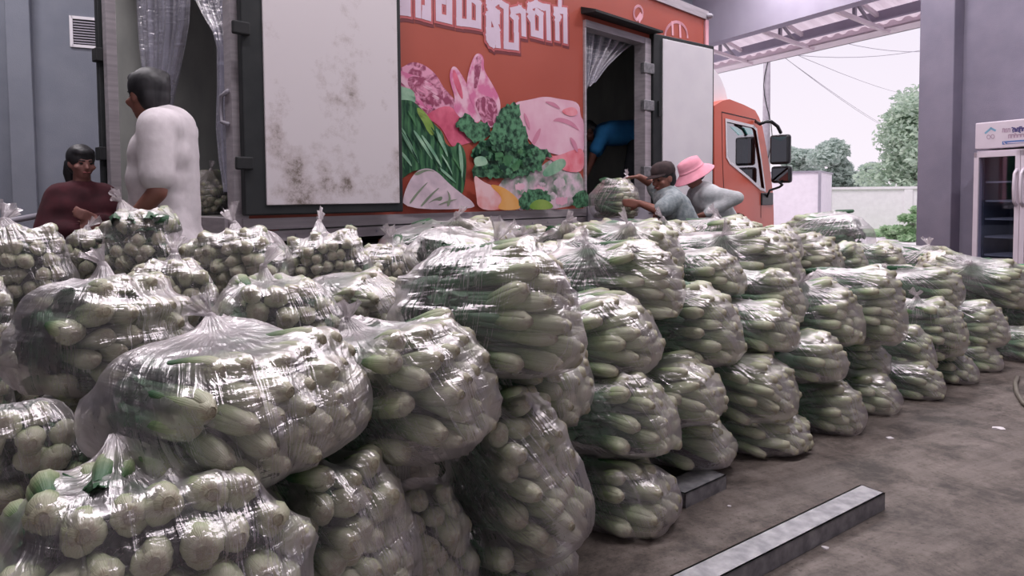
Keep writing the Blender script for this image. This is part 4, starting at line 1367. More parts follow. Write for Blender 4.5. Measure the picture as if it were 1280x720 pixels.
# ================================================================ BOK CHOY
# petal-built model for the individuals (unit length along +z, butt at z = 0, true size when scaled by L)
RP_S = np.array([0.0, 0.02, 0.07, 0.14, 0.24, 0.36, 0.48, 0.58])
RP_R = np.array([0.030, 0.060, 0.083, 0.095, 0.093, 0.082, 0.068, 0.060])
def petal_grid(theta, lay, rs, s0, s1, nu, nv, leaf):
    P = np.zeros((nu, nv, 3)); UV = np.zeros((nu, nv, 2))
    bend = rs.uniform(-0.03, 0.02)
    tw = rs.uniform(-0.2, 0.2)
    ph = rs.uniform(0, 6)
    for i in range(nu):
        s = s0 + (s1 - s0) * i / (nu - 1)
        if not leaf:
            r = float(np.interp(s, RP_S, RP_R)) * (1 - 0.13 * lay)
            half = float(np.interp(s, [0, .05, .2, .4, .58], [1.5, 1.25, 1.1, 0.95, 0.85]))
        else:
            k = (s - s0) / (s1 - s0)
            r = 0.050 + 0.030 * k + 0.008 * k * k
            half = float(np.interp(k, [0, .15, .4, .7, .9, 1], [0.7, 1.25, 1.3, 1.05, 0.7, 0.2]))
        for j in range(nv):
            v = -1 + 2 * j / (nv - 1)
            a = theta + tw * s + v * half
            rr = r * (1 - 0.16 * abs(v) ** 2 * (0 if leaf else 1)) + bend * s * s
            z = s
            if not leaf:
                rr *= 1 + 0.05 * math.cos(v * 3.14)            # rounded midrib
            else:
                rr += 0.018 * math.sin(9 * s * 3.1 + ph + 5 * v) * (0.3 + abs(v))
                z += 0.02 * math.sin(7 * v + ph)
                z -= 0.10 * v * v * (s - s0)
            P[i, j] = (rr * math.cos(a), rr * math.sin(a), z)
            UV[i, j] = (0.5 + 0.5 * v + lay * 1.3, s)
    return P, UV
def thick(P, t):
    """give a sheet a back side so that it has real thickness"""
    c = P.copy()
    rad = np.linalg.norm(P[:, :, :2], axis=2, keepdims=True) + 1e-6
    c[:, :, :2] = P[:, :, :2] * np.maximum(0.2, (rad - t) / rad)
    return c
def sheet_mesh(name, P, UV, t):
    nu, nv = P.shape[:2]
    Q = thick(P, t)
    vs = np.concatenate([P.reshape(-1, 3), Q.reshape(-1, 3)])
    uvs = np.concatenate([UV.reshape(-1, 2)] * 2)
    n = nu * nv
    fs = []
    for i in range(nu - 1):
        for j in range(nv - 1):
            a, b, c, d = i * nv + j, i * nv + j + 1, (i + 1) * nv + j + 1, (i + 1) * nv + j
            fs += [(a, b, c, d), (n + d, n + c, n + b, n + a)]
        for j in (0, nv - 1):
            a, b = i * nv + j, (i + 1) * nv + j
            fs.append((a, b, n + b, n + a) if j == 0 else (b, a, n + a, n + b))
    me = bpy.data.meshes.new(name)
    me.from_pydata(vs.tolist(), [], fs)
    me.materials.append(MATS['bok_choy'])
    me.polygons.foreach_set('use_smooth', [True] * len(me.polygons))
    l = me.uv_layers.new(name='UVMap')
    l.data.foreach_set('uv', np.array([uvs[k] for f in fs for k in f], dtype=np.float32).ravel())
    me.update()
    return me
CHOY_PARTS = []
for var in range(3):
    rs = random.Random(100 + var)
    # core: cut butt and the heart inside
    prof = [(0.0, 0.002), (0.022, 0.0), (0.036, 0.006), (0.058, 0.03), (0.068, 0.10), (0.055, 0.25), (0.03, 0.42), (0.0, 0.45)]
    seg = 10
    P = np.array([[(r * math.cos(2 * math.pi * k / seg), r * math.sin(2 * math.pi * k / seg), z) for k in range(seg + 1)] for r, z in prof])
    UV = np.array([[(k / seg, z * 0.8) for k in range(seg + 1)] for r, z in prof])
    co = grid_mesh('bok_choy', P, 'bok_choy', None, UV)
    core_me = co.data
    bpy.data.objects.remove(co)
    stalks, leaves = [], []
    for k in range(5):
        th = k * 2.4 + rs.uniform(-0.25, 0.25)
        P, UV = petal_grid(th, (-0.55, 0.1, 0.55, 0.9, 1.2)[k], rs, 0.0, 0.58, 9, 6, False)
        stalks.append(sheet_mesh('stalk', P, UV, 0.014))
    for k in range(3):
        P, UV = petal_grid(k * 2.1 + rs.uniform(-.4, .4), 0, rs, 0.54, 0.86, 6, 6, True)
        leaves.append(sheet_mesh('leaf', P, UV, 0.004))
    CHOY_PARTS.append((core_me, stalks, leaves))
# light one-piece model for everything past the 300 largest
def low_choy(seed, seg, fine):
    rs = random.Random(seed)
    prof = [(0.0, 0.0), (0.040, 0.004), (0.074, 0.03), (0.097, 0.11), (0.093, 0.24), (0.072, 0.38), (0.062, 0.52), (0.085, 0.68), (0.12, 0.86), (0.07, 1.02)]
    if not fine:
        prof = [(0.0, 0.0), (0.060, 0.012), (0.097, 0.11), (0.085, 0.30), (0.062, 0.52), (0.11, 0.78), (0.07, 1.02)]
    p1, p2 = rs.uniform(0, 6), rs.uniform(0, 6)
    vs, uv = [], []
    for r, s in prof:
        for k in range(seg):
            a = 2 * math.pi * k / seg
            m = 1 + 0.13 * math.cos(3 * a + p1 + 2.5 * s) + 0.06 * math.cos(5 * a + p2)
            if s > 0.6:
                m *= 1 + 0.35 * math.cos(2 * a + p2) + rs.uniform(-0.2, 0.2)
            z = s + (rs.uniform(-0.06, 0.06) if s > 0.6 else 0)
            vs.append((r * m * math.cos(a), r * m * math.sin(a), z))
            uv.append((k / seg * 2.5, s))
    fs = []
    for i in range(len(prof) - 1):
        for k in range(seg):
            k2 = (k + 1) % seg
            fs.append((i * seg + k, i * seg + k2, (i + 1) * seg + k2, (i + 1) * seg + k))
    return np.array(vs), np.array(fs), np.array(uv)
LOW = {2: [low_choy(s, 9, True) for s in range(4)], 1: [low_choy(s, 7, False) for s in range(4)], 0: [low_choy(s, 6, False) for s in range(3)]}
PROXY = low_choy(1, 6, False)

# ================================================================ BAG TABLE
# visible outline in photo pixels (x0,y0,x1,y1), distance of its middle, heading of the butts, pixel of the tied neck, label
bags = []
def bag(x0, y0, x1, y1, d, e, knot, label, phrase, grp=None, nx=3.0, ratio=1.3, ov=None):
    if d > 2.24 and not ov and e > -65: e = e + 24 + random.Random(len(bags)).uniform(-12, 12)
    bags.append(dict(ov=ov, box=(x0, y0, x1, y1), d=d, e=R(e), knot=knot, label=label, phrase=phrase, grp=grp, nx=nx, ratio=ratio, leafy=('leaf' in label or 'leaves' in label or 'stalks' in label)))
G_BOT = ('clear bag of bok choy resting on the concrete in the bottom layer', 'a bottom-layer bag', 'bags in the bottom layer')
G_MID = ('clear bag of bok choy pressed between others in the middle layer', 'a middle-layer bag', 'bags in the middle layer')
G_TOP = ('clear bag of bok choy on top of the pile between truck cab and pillar', 'a bag on top of the pile', 'bags on top of the pile')
# --- nearest corner
bag(-70, 548, 396, 880, 1.30, -58, (135, 556), 'big clear bag of thick white bok choy butts, lowest of the leftmost stack', 'the big lowest bag of the leftmost stack')
bag(290, 546, 529, 780, 1.52, -36, None, 'squat rounded bag of bok choy wedged under the broad top bag', 'the squat bag wedged under the broad top bag')
bag(430, 596, 602, 820, 1.70, -55, None, 'dull hazy bag at floor level beside the tall bag', 'the dull hazy floor-level bag')
bag(85, 400, 472, 606, 1.66, -28, (253, 405), 'broad tied bag with dark leaves one side and white butts on the other', 'the broad tied bag with dark leaves')
bag(345, 392, 630, 586, 1.84, -24, (400, 398), 'boxy bag with long pale stalks and a flat crinkled top', 'the boxy bag with the flat crinkled top')
bag(545, 476, 736, 716, 2.00, -40, None, 'tall upright bag packed with small white butts next to the floor', 'the tall upright bag', nx=3.4)
bag(472, 300, 738, 482, 2.12, -16, (625, 330), 'plump bag of curved stalks heaped on the tall upright bag', 'the plump bag heaped on the tall one')
bag(600, 408, 742, 532, 2.25, -50, None, 'crumpled bag squeezed behind the tall upright bag', 'the crumpled bag behind the tall one')
bag(-8, 338, 250, 502, 1.80, -22, (128, 330), 'leafy dark green bag with an upright twisted plastic tail', 'the leafy bag with the upright tail')
bag(-70, 488, 112, 650, 1.50, -60, None, 'bag of bok choy stuck under the leafy dark green bag', 'the bag under the leafy dark green one')
bag(255, 343, 432, 440, 2.00, -60, (325, 368), 'bag whose tied neck spreads in a white star of creases', 'the bag with the star-shaped neck')
bag(150, 322, 275, 420, 2.22, -70, (225, 335), 'bag with loose milky film behind the leafy dark green bag', 'the bag with loose milky film')
# --- back left
bag(-45, 280, 100, 400, 2.35, -70, (0, 300), 'milky wrapped bag on the pile below the barrier rail', 'the milky bag below the barrier rail')
bag(128, 260, 232, 356, 2.75, -80, (142, 268), 'rounded bag of butts with a clear flap in front of the woman', 'the rounded bag in front of the woman')
bag(76, 284, 152, 360, 2.85, -70, (100, 290), 'small hazy bag below the woman in maroon', 'the small hazy bag below the woman')
bag(226, 284, 370, 372, 2.75, -85, (298, 288), 'wide bag of neat round butts in front of the man in white', 'the wide bag in front of the man in white')
bag(360, 288, 464, 366, 2.95, -80, (400, 291), 'bag of small butts under the truck\'s dirty white door', 'the bag under the dirty white door')
bag(440, 302, 556, 362, 3.05, -70, (480, 306), 'milky crumpled bag under the truck\'s amber reflector', 'the milky bag under the amber reflector')
bag(408, 338, 506, 412, 2.55, -40, None, 'low bag of slanting stalks between the plump bag and star-knotted bag', 'the low bag of slanting stalks')
bag(522, 274, 642, 340, 3.30, -45, (588, 278), 'bag with two upright plastic ears below the cabbage print', 'the bag with two upright ears')
bag(628, 282, 716, 340, 3.45, -50, (660, 285), 'bag with bunched film below the printed mango', 'the bag below the printed mango')
bag(692, 280, 760, 345, 3.45, -60, (712, 284), 'bag showing bright green leaves below the side door sill', 'the bag below the side door sill')
bag(-70, 344, 22, 470, 2.2, -60, None, 'bag peeping out behind the leafy dark green bag at the pile\'s end', 'the bag at the pile end')
# --- middle columns
bag(684, 364, 832, 474, 2.42, -48, None, 'bag of slanting green stalks, third up in the stack after the tall upright bag', 'the third bag up after the tall one')
bag(715, 455, 844, 568, 2.30, -50, None, 'second bag up in the stack after the tall upright bag', 'the second bag up after the tall one')
bag(724, 552, 847, 670, 2.30, -52, None, 'floor-level bag against the short rail, lowest in the stack after the tall bag', 'the floor-level bag against the short rail', 'bags in the bottom layer')
bag(768, 440, 902, 530, 2.68, -50, None, 'bag resting directly on the one standing over the short rail', 'the bag resting above the short rail')
bag(808, 507, 919, 606, 2.72, -55, None, 'clear bag of bok choy standing over the short galvanised rail', 'the bag over the short rail')
bags[-1]['zf'] = 0.055
bag(716, 302, 868, 408, 2.60, -32, (722, 312), 'bag with green leafy side and a pale tail pulled out sideways', 'the bag with the sideways tail')
bag(748, 276, 862, 345, 2.95, -55, (800, 280), 'tied bag heaped just behind the bag with the sideways tail', 'the bag behind the sideways tail')
bag(798, 348, 932, 462, 2.75, -45, None, 'bulging bag two layers above the short galvanised rail', 'the bulging bag two layers above the short rail')
bag(868, 424, 1002, 512, 2.98, -40, None, 'bag of long horizontal stalks stacked on a similar floor bag', 'the upper bag of long horizontal stalks')
bag(872, 496, 1012, 588, 2.98, -38, None, 'bag of long horizontal stalks on the floor past the short rail', 'the floor bag of long horizontal stalks')
bag(862, 284, 1004, 364, 3.35, -42, (905, 290), "tied bag of combed green stalks on the pile below the truck's side door leaf", 'the bag of combed green stalks')
bag(922, 333, 1008, 406, 3.15, -50, None, 'bag lying right under the one with combed green stalks', 'the bag under the combed stalks')
bag(850, 308, 930, 370, 3.05, -55, None, 'small rounded bag peeping out next to the combed green stalks', 'the rounded bag next to the combed stalks')
bag(905, 368, 1002, 432, 3.10, -45, None, 'slack bag above the upper bag of long horizontal stalks', 'the slack bag above the horizontal stalks')
bag(962, 408, 1060, 474, 3.20, -45, None, 'flattened bag resting on the floor bag with the torn flap', 'the flattened bag over the torn flap')
bag(992, 464, 1082, 558, 3.22, -60, None, 'floor bag with a pointed torn flap of film at its foot', 'the floor bag with the torn flap')
bag(985, 348, 1078, 434, 3.40, -45, (1000, 352), 'tied bag two layers above the floor bag with the torn flap', 'the tied bag two above the torn flap')
bag(1040, 328, 1134, 434, 3.55, -48, None, 'tall tight bag rising behind the torn-flap stack', 'the tall tight bag')
bag(1048, 454, 1127, 534, 3.55, -58, None, 'first floor bag past the one with the torn flap', 'the first floor bag past the torn flap', 'bags in the bottom layer')
bag(1100, 442, 1182, 518, 3.75, -55, None, 'second floor bag past the one with the torn flap', 'the second floor bag past the torn flap', 'bags in the bottom layer')
bag(1156, 434, 1224, 497, 4.05, -50, None, 'third floor bag past the one with the torn flap', 'the third floor bag past the torn flap', 'bags in the bottom layer')
bag(1126, 368, 1210, 444, 4.00, -50, (1150, 372), 'tied bag sitting over the third floor bag past the torn flap', 'the tied bag over the third floor bag')
bag(1092, 398, 1172, 452, 3.85, -45, None, 'bag sitting over the second floor bag past the torn flap', 'the bag over the second floor bag')
bag(1040, 418, 1114, 466, 3.65, -50, None, 'bag sitting over the first floor bag past the torn flap', 'the bag over the first floor bag')
bag(1184, 372, 1264, 434, 4.35, -50, None, 'upper bag of the end stack beneath the pale knotted bag', 'the upper bag of the end stack')
bag(1188, 424, 1256, 482, 4.30, -50, None, 'floor bag of the end stack beneath the pale knotted bag', 'the floor bag of the end stack', 'bags in the bottom layer')
bag(1196, 316, 1300, 380, 4.55, -42, (1205, 332), 'pale bag with a knotted white film tail below the fridge', 'the pale bag with the knotted tail')
bag(1132, 333, 1208, 382, 4.40, -40, None, 'bag squeezed beside the pale knotted bag below the fridge', 'the bag beside the pale knotted bag')
bag(1250, 402, 1316, 470, 4.55, -50, None, 'last floor bag of the pile, closest to the hose', 'the last floor bag', 'bags in the bottom layer')
bag(1240, 352, 1316, 420, 4.70, -50, None, 'bag lying over the last floor bag near the hose', 'the bag over the last floor bag')
bag(1118, 303, 1212, 352, 4.95, -60, (1196, 302), 'bag with a white knot on top in front of the pillar', 'the white-knotted bag before the pillar')
bag(998, 266, 1098, 320, 5.30, 100, None, 'dark green leafy bag humped highest at the far end', 'the dark green humped bag')
bag(966, 290, 1058, 350, 4.50, -50, (985, 294), *G_TOP)
bag(1040, 303, 1090, 350, 4.75, -50, None, *G_TOP)
bag(1076, 303, 1136, 345, 4.95, -50, None, *G_TOP)
bag(1096, 328, 1164, 372, 4.60, -45, (1120, 332), *G_TOP)
bag(940, 282, 1004, 330, 4.40, -50, None, *G_TOP)
bag(858, 272, 962, 322, 4.35, -50, (900, 276), *G_TOP)
bag(806, 274, 882, 318, 4.05, -55, (830, 277), *G_TOP)
bag(880, 270, 950, 312, 4.70, -50, (905, 273), *G_TOP)
bag(640, 300, 730, 360, 2.95, -55, None, 'bag tucked below the bunched bag under the printed mango', 'the bag tucked under the mango bag')
bag(555, 285, 640, 345, 2.85, -50, None, 'bag tucked below the two upright plastic ears', 'the bag tucked below the two ears')

def project(P):
    """world points (N,3) to photo pixels"""
    Q = (np.array(P) - np.array([0, 0, CAM_H])) @ np.array(CAMR)
    return CX + F * Q[:, 0] / -Q[:, 2], CY - F * Q[:, 1] / -Q[:, 2]
def superr(D, a, b, h, n=3.0):
    """radius of the bag body in directions D (N,3) of its own frame"""
    return ((np.abs(D[:, 0]) / a) ** n + (np.abs(D[:, 1]) / b) ** n + (np.abs(D[:, 2]) / h) ** n) ** (-1 / n)
BF = 0.78       # the foot of a bag is pressed flat here
_t, _p = np.meshgrid(np.linspace(0.05, 3.09, 18), np.linspace(0, 6.28, 28), indexing='ij')
SPH = np.stack([np.sin(_t) * np.cos(_p), np.sin(_t) * np.sin(_p), np.cos(_t)], axis=-1).reshape(-1, 3)
for b in bags:
    b['n'] = 3.6
    if b.get('ov'):
        c, a, bb, cc = b['ov']
        ex = Vector((math.cos(b['e']), math.sin(b['e']), 0))
        b.update(c=Vector(c), a=a, b=bb, h=cc, ex=ex, ey=Vector((-ex.y, ex.x, 0)))
        continue
    x0, y0, x1, y1 = b['box']
    d = b['d']
    c = at((x0 + x1) / 2, (y0 + y1) / 2, d)
    ray_h = Vector((c.x, c.y, 0)).normalized()
    perp = Vector((ray_h.y, -ray_h.x, 0))
    ex = Vector((math.cos(b['e']), math.sin(b['e']), 0))
    ey = Vector((-ex.y, ex.x, 0))
    ratio = 0.85 + 0.9 * perp.dot(ex) ** 2
    px_m = F / d
    bb = 0.22
    a = bb * ratio
    h = 0.15
    Rm = np.array([[ex.x, ex.y, 0], [ey.x, ey.y, 0], [0, 0, 1.0]])
    floor_bag = b['grp'] == 'bags in the bottom layer'
    for _ in range(8):
        Pl = SPH * superr(SPH, a, bb, h, b['n'])[:, None]
        Pl[:, 2] = np.maximum(Pl[:, 2], -BF * h)
        Pw = Pl @ Rm + np.array(c)
        X_, Y_ = project(Pw)
        s_ = min(max((x1 - x0) / (X_.max() - X_.min()), 0.7), 1.4)
        a, bb = a * s_, bb * s_
        k_ = min(max((y1 - y0) / (Y_.max() - Y_.min()), 0.6), 1.5)
        h = min(max(h * k_ ** 1.3, 0.08), 0.30) if y1 < 720 else 0.20
        c = c + perp * (((x0 + x1) - (X_.max() + X_.min())) / 2 / px_m)
        c.z += (Y_.min() - y0) / px_m * 0.9
        if c.z - BF * h < 0.0 or (floor_bag and _ > 3):
            top = c.z + h
            h = max(top / (1 + BF), 0.09)
            c.z = BF * h + 0.002
    if d > 2.2:
        # only part of these shows: the rest of a full-sized bag runs back behind its neighbour
        g = min(max(1.0, 0.235 / bb), 1.7 if b['e'] > R(-62) else 1.08)
        grow = (x1 - x0) / 2 / px_m * (g - 1)
        a, bb = a * g, bb * g
        c = c - perp * (grow * 0.75) + ray_h * (grow * 0.9)
        for _ in range(2):
            Pl = SPH * superr(SPH, a, bb, h, b['n'])[:, None]
            Pl[:, 2] = np.maximum(Pl[:, 2], -BF * h)
            X_, Y_ = project(Pl @ Rm + np.array(c))
            c.z += (Y_.min() - y0) / px_m
        zf = b.get('zf', 0.002)
        if c.z < BF * h + zf or floor_bag or 'zf' in b:
            h = max((c.z + h - zf) / (1 + BF), 0.09)
            c.z = BF * h + zf
    b.update(c=c, a=a, b=bb, h=h, ex=ex, ey=ey)

tk = rear_pt(266, 240, 0.5)
bag(0, 0, 1, 1, 4.6, -110, (262, 190), 'bag of green leafy vegetables standing on the truck floor inside the rear doorway', 'the bag inside the truck', ov=((tk.x, tk.y, ZF + 0.15), 0.24, 0.2, 0.185))
hb_ = at(768, 250, 5.80)
bag(0, 0, 1, 1, 5.8, -20, (795, 222), 'leafy bag of bok choy held out to the truck side door by the capped worker', 'the bag held by the capped worker', ov=((hb_.x, hb_.y, hb_.z), 0.22, 0.185, 0.185))
for b in bags[-2:]:
    c, a, bb, cc = b['ov']
    ex = Vector((math.cos(b['e']), math.sin(b['e']), 0))
    b.update(c=Vector(c), a=a, b=bb, h=cc, ex=ex, ey=Vector((-ex.y, ex.x, 0)), n=2.8)

# unseen carriers under bags that would otherwise hang in the air
def inside(p, skip):
    for q in bags:
        if q is skip: continue
        r = p - q['c']
        if (abs(r.dot(q['ex'])) / q['a']) ** 3 + (abs(r.dot(q['ey'])) / q['b']) ** 3 + (abs(r.z) / q['h']) ** 3 < 1.0:
            return True
    return False
# places where people stand: bags keep clear of them
STAND = [(at(211, 250, 3.22), 0.36), (at(103, 250, 4.70), 0.34), (at(842, 250, 5.66), 0.34), (at(884, 250, 6.10), 0.36)]
_g = np.linspace(-0.97, 0.97, 8)
LAT = np.stack(np.meshgrid(_g, _g, _g, indexing='ij'), -1).reshape(-1, 3)
LAT = LAT[((np.abs(LAT) ** 3.6).sum(1) < 1) & (LAT[:, 2] > -BF)]
def bag_axes(b):
    return np.array([[b['ex'].x, b['ex'].y, 0], [b['ey'].x, b['ey'].y, 0], [0, 0, 1.0]])
def bag_pts(b):
    return (LAT * np.array([b['a'], b['b'], b['h']])) @ bag_axes(b) + np.array(b['c'])
def share_in(P, b):
    """share of the points P that lie inside bag b"""
    Q = ((P - np.array(b['c'])) @ bag_axes(b).T) / np.array([b['a'], b['b'], b['h']])
    return float((((np.abs(Q) ** 3.6).sum(1) < 1) & (Q[:, 2] > -BF)).mean())
def overlap(b, q, P=None):
    if (b['c'] - q['c']).length > b['a'] + b['b'] + q['a'] + q['b']: return 0.0
    return max(share_in(bag_pts(b) if P is None else P, q), share_in(bag_pts(q), b))
def on_person(b, P=None):
    P = bag_pts(b) if P is None else P
    for s_, r_ in STAND:
        if (np.hypot(P[:, 0] - s_.x, P[:, 1] - s_.y) < r_).any(): return True
    return False
CAMV = Vector((0, 0, CAM_H))
def grounded(b):
    return b['c'].z - BF * b['h'] < b.get('zf', 0.002) + 0.02
def shift(b, dist):
    """slide a bag to or from the viewer's side, keeping its outline: floor bags slide on the floor"""
    tot = b.get('slid', 0.0) + dist
    if abs(tot) > (0.16 if grounded(b) else 0.50): return False
    b['slid'] = tot
    if grounded(b):
        b['c'] = b['c'] + Vector((b['c'].x, b['c'].y, 0)).normalized() * dist
        return True
    r_ = b['c'] - CAMV
    s_ = 1 + dist / r_.length
    b['c'] = CAMV + r_ * s_
    b['a'] *= s_; b['b'] *= s_; b['h'] *= s_
    low = b.get('zf', 0.002) + BF * b['h']
    if b['c'].z < low: b['c'].z = low
    return True
loose = [b for b in bags if not b.get('ov')]
for _ in range(60):
    hits = 0
    PT = {id(b): bag_pts(b) for b in loose}
    for b in loose:
        if on_person(b, PT[id(b)]):
            shift(b, -0.025); hits += 1
    for i in range(len(loose)):
        for j in range(i + 1, len(loose)):
            p, q = loose[i], loose[j]
            if (p['c'] - q['c']).length > 1.1: continue
            f = max(share_in(PT[id(p)], q), share_in(PT[id(q)], p))
            if f < 0.06: continue
            hits += 1
            near, far_ = (p, q) if (p['c'] - CAMV).length < (q['c'] - CAMV).length else (q, p)
            dz = p['c'].z - q['c'].z
            if abs(dz) > 0.8 * (p['h'] + q['h']):
                # one rests on the other: let the upper one ride a little higher
                up_ = p if dz > 0 else q
                up_['c'].z += 0.008
                continue
            ok = shift(far_, 0.02)
            ok = shift(near, -0.012) or ok
            if not ok or _ > 42:
                for t_ in (p, q):
                    t_['a'] *= 0.985; t_['b'] *= 0.985
    if not hits: break

queue = list(bags)
n_fill = 0
RAILP = [(ground(px_, py_), 0.10) for px_, py_ in ((830, 647), (850, 637), (870, 628), (890, 618), (905, 611))]
while queue:
    q = queue.pop(0)
    foot = q['c'].z - BF * q['h']
    if foot < q.get('zf', 0.0) + 0.03 or q.get('ov'): continue
    probes = [q['c'] + q['ex'] * (q['a'] * i * 0.45) + q['ey'] * (q['b'] * j * 0.45) for i in (-1, 0, 1) for j in (-1, 0, 1)]
    hit = 0
    for p in probes:
        if inside(Vector((p.x, p.y, foot - 0.04)), q): hit += 1
    if hit >= 1: continue
    hgt = foot + 0.012
    nlay = max(1, round(hgt / 0.32))
    hh_ = hgt / nlay / (1 + BF)
    away = Vector((q['c'].x, q['c'].y, 0)).normalized()
    side_ = Vector((away.y, -away.x, 0))
    bestc = None
    for sz in (0.92, 0.8, 0.66, 0.52):
        for da in (0.05, 0.12, 0.0, 0.2):
            for ds in (0.0, -0.1, 0.1):
                nb = dict(q)
                nb.update(c=Vector((q['c'].x, q['c'].y, foot + 0.015 - hh_)) + away * da + side_ * ds, h=hh_, a=q['a'] * sz, b=q['b'] * sz, knot=None, zf=0.002, ov=None,
                          label='clear bag of bok choy buried inside the pile under other bags', phrase='a buried bag', grp='bags buried inside the pile', filler=True)
                P = bag_pts(nb)
                bad = 1.0 if on_person(nb, P) else 0.0
                for rp, rr in RAILP:
                    if (np.hypot(P[:, 0] - rp.x, P[:, 1] - rp.y) < rr).any() and nb['c'].z - BF * nb['h'] < 0.05: bad += 0.5
                for o_ in bags:
                    if o_ is q: continue
                    bad = max(bad, overlap(nb, o_, P)) if bad < 0.5 else bad
                if bestc is None or bad < bestc[0] - 0.02: bestc = (bad, nb)
                if bad < 0.05: break
            if bestc[0] < 0.05: break
        if bestc[0] < 0.05: break
    if bestc[0] > 0.30: continue        # other bags already crowd this spot and carry it
    nb = bestc[1]
    bags.append(nb)
    queue.append(nb)
    n_fill += 1
print('bags', len(bags), 'of which carriers', n_fill)

# ================================================================ FILL EACH BAG
CH = []          # every bok choy: bag index, matrix(4x4 np), length, variant
for bi, b in enumerate(bags):
    rs = random.Random(1000 + bi)
    a, bb, h = b['a'], b['b'], b['h']
    nn_ = b['n']
    rad0 = 0.038 if b['d'] < 1.4 else (0.034 if b['d'] < 2.2 else (0.030 if b['d'] < 2.9 else 0.027))
    sp = rad0 * 1.86
    one = b['leafy'] or rs.random() < 0.6
    b['one'] = one
    L0 = min(0.52, 1.62 * a) if one else min(0.36, max(0.24, a * 1.0))
    b['ch'] = []
    for sgn in (1, -1):
        if sgn < 0 and (b.get('filler') or one): continue
        row = 0
        z = -BF * h + rad0 * 0.9
        span = (h - rad0 * 0.72) - z
        dzr = span / max(1, round(span / (sp * 0.87)))
        while z <= h - rad0 * 0.70:
            ny_ = max(1, round((2 * bb - 1.8 * rad0) / sp))
            dy_ = (2 * bb - 1.8 * rad0) / ny_
            y = -bb + rad0 * 0.9 + (dy_ / 2 if row % 2 else 0)
            while y <= bb - rad0 * 0.80:
                q = (abs(y) / (bb - 0.012)) ** nn_ + (abs(z) / (h + 0.004)) ** nn_
                if q < 0.97:
                    x = a * (1 - q * 0.94) ** (1 / 2.7)
                    x = max(x, 0.55 * a) - rs.uniform(0.004, 0.045)
                    yy, zz = y + rs.gauss(0, 0.008), z + rs.gauss(0, 0.008)
                    # heads lean a little outwards, leaves fall together in the middle
                    dirv = Vector((-sgn, -0.30 * yy / bb + rs.gauss(0, 0.11), -0.25 * zz / h + rs.gauss(0, 0.10))).normalized()
                    L = min(L0 * rs.uniform(0.88, 1.08), x + (0.70 * a * max(0.3, 1 - q * 0.94) ** (1 / 2.7) if one else 0.1))
                    fat = rad0 * rs.uniform(0.82, 1.06) / (0.097 * L)
                    zax = dirv
                    xax = zax.orthogonal().normalized()
                    xax = Matrix.Rotation(rs.uniform(0, 6.28), 3, zax) @ xax
                    yax = zax.cross(xax)
                    pos = Vector((sgn * x, yy, zz))
                    M = Matrix(((xax.x * L * fat, yax.x * L * fat, zax.x * L, pos.x), (xax.y * L * fat, yax.y * L * fat, zax.y * L, pos.y),
                                (xax.z * L * fat, yax.z * L * fat, zax.z * L, pos.z), (0, 0, 0, 1)))
                    b['ch'].append((np.array(M), rs.randrange(12)))
                y += dy_
            z += dzr
            row += 1
    # the heads settle: the bag is broader at its foot than at its shoulders
    b['slump'] = rs.uniform(0.05, 0.14)
    b['raw'] = b['ch']
    st = []
    for M, var in b['raw']:
        M = M.copy()
        k_ = 1 - b['slump'] * M[2, 3] / h
        M[0, 3] *= k_
        M[1, 3] *= k_
        st.append((M, var))
    b['ch'] = st
    b['M'] = Matrix(((b['ex'].x, b['ey'].x, 0, b['c'].x), (b['ex'].y, b['ey'].y, 0, b['c'].y), (0, 0, 1, b['c'].z), (0, 0, 0, 1)))
    if not b.get('filler') and b['c'].z - BF * h > 0.06:
        b['M'] = b['M'] @ Matrix.Rotation(rs.gauss(0, R(4.5)), 4, 'Y') @ Matrix.Rotation(rs.gauss(0, R(4.5)), 4, 'X')
    b['Mn'] = np.array(b['M'])

# which heads show largest: cast from the camera against the near bags
near_idx = [i for i, b in enumerate(bags) if b['d'] < 2.9]
pv, pf, owner = [], [], []
PV, PF = PROXY[0], PROXY[1]
base = 0
PFl = [tuple(int(k) for k in f) for f in PF]
for bi in near_idx:
    for ci, (M, var) in enumerate(bags[bi]['ch']):
        A_ = bags[bi]['Mn'] @ M
        W_ = PV @ A_[:3, :3].T + A_[:3, 3]
        pv += W_.tolist()
        pf += [tuple(base + k for k in f) for f in PFl]
        owner += [(bi, ci)] * len(PFl)
        base += len(PV)
bvh = BVHTree.FromPolygons(pv, pf)
count = {}
camo = Vector((0, 0, CAM_H))
for py in range(250, 720, 4):
    for px in range(0, 960, 4):
        d = ray(px, py).normalized()
        hit = bvh.ray_cast(camo, d)
        if hit[2] is not None:
            k = owner[hit[2]]
            count[k] = count.get(k, 0) + 1
best = sorted(count.items(), key=lambda kv: -kv[1])[:300]
INDIV = set(k for k, v in best)
print('heads in view', len(count), 'smallest individual px', best[-1][1] * 16 if best else 0)
del pv, pf, owner, bvh

# individuals
for (bi, ci) in sorted(INDIV):
    b = bags[bi]
    M, var = b['ch'][ci]
    core, stalks, leaves = CHOY_PARTS[var % 3]
    o = link('bok_choy', core)
    o.matrix_world = b['M'] @ Matrix(M.tolist())
    tag(o, 'white-stalked bok choy head packed in ' + b['phrase'], 'bok choy', 'bok choy in ' + b['phrase'])
    for me in stalks: link('stalk', me, o)
    for me in leaves: link('leaf', me, o)
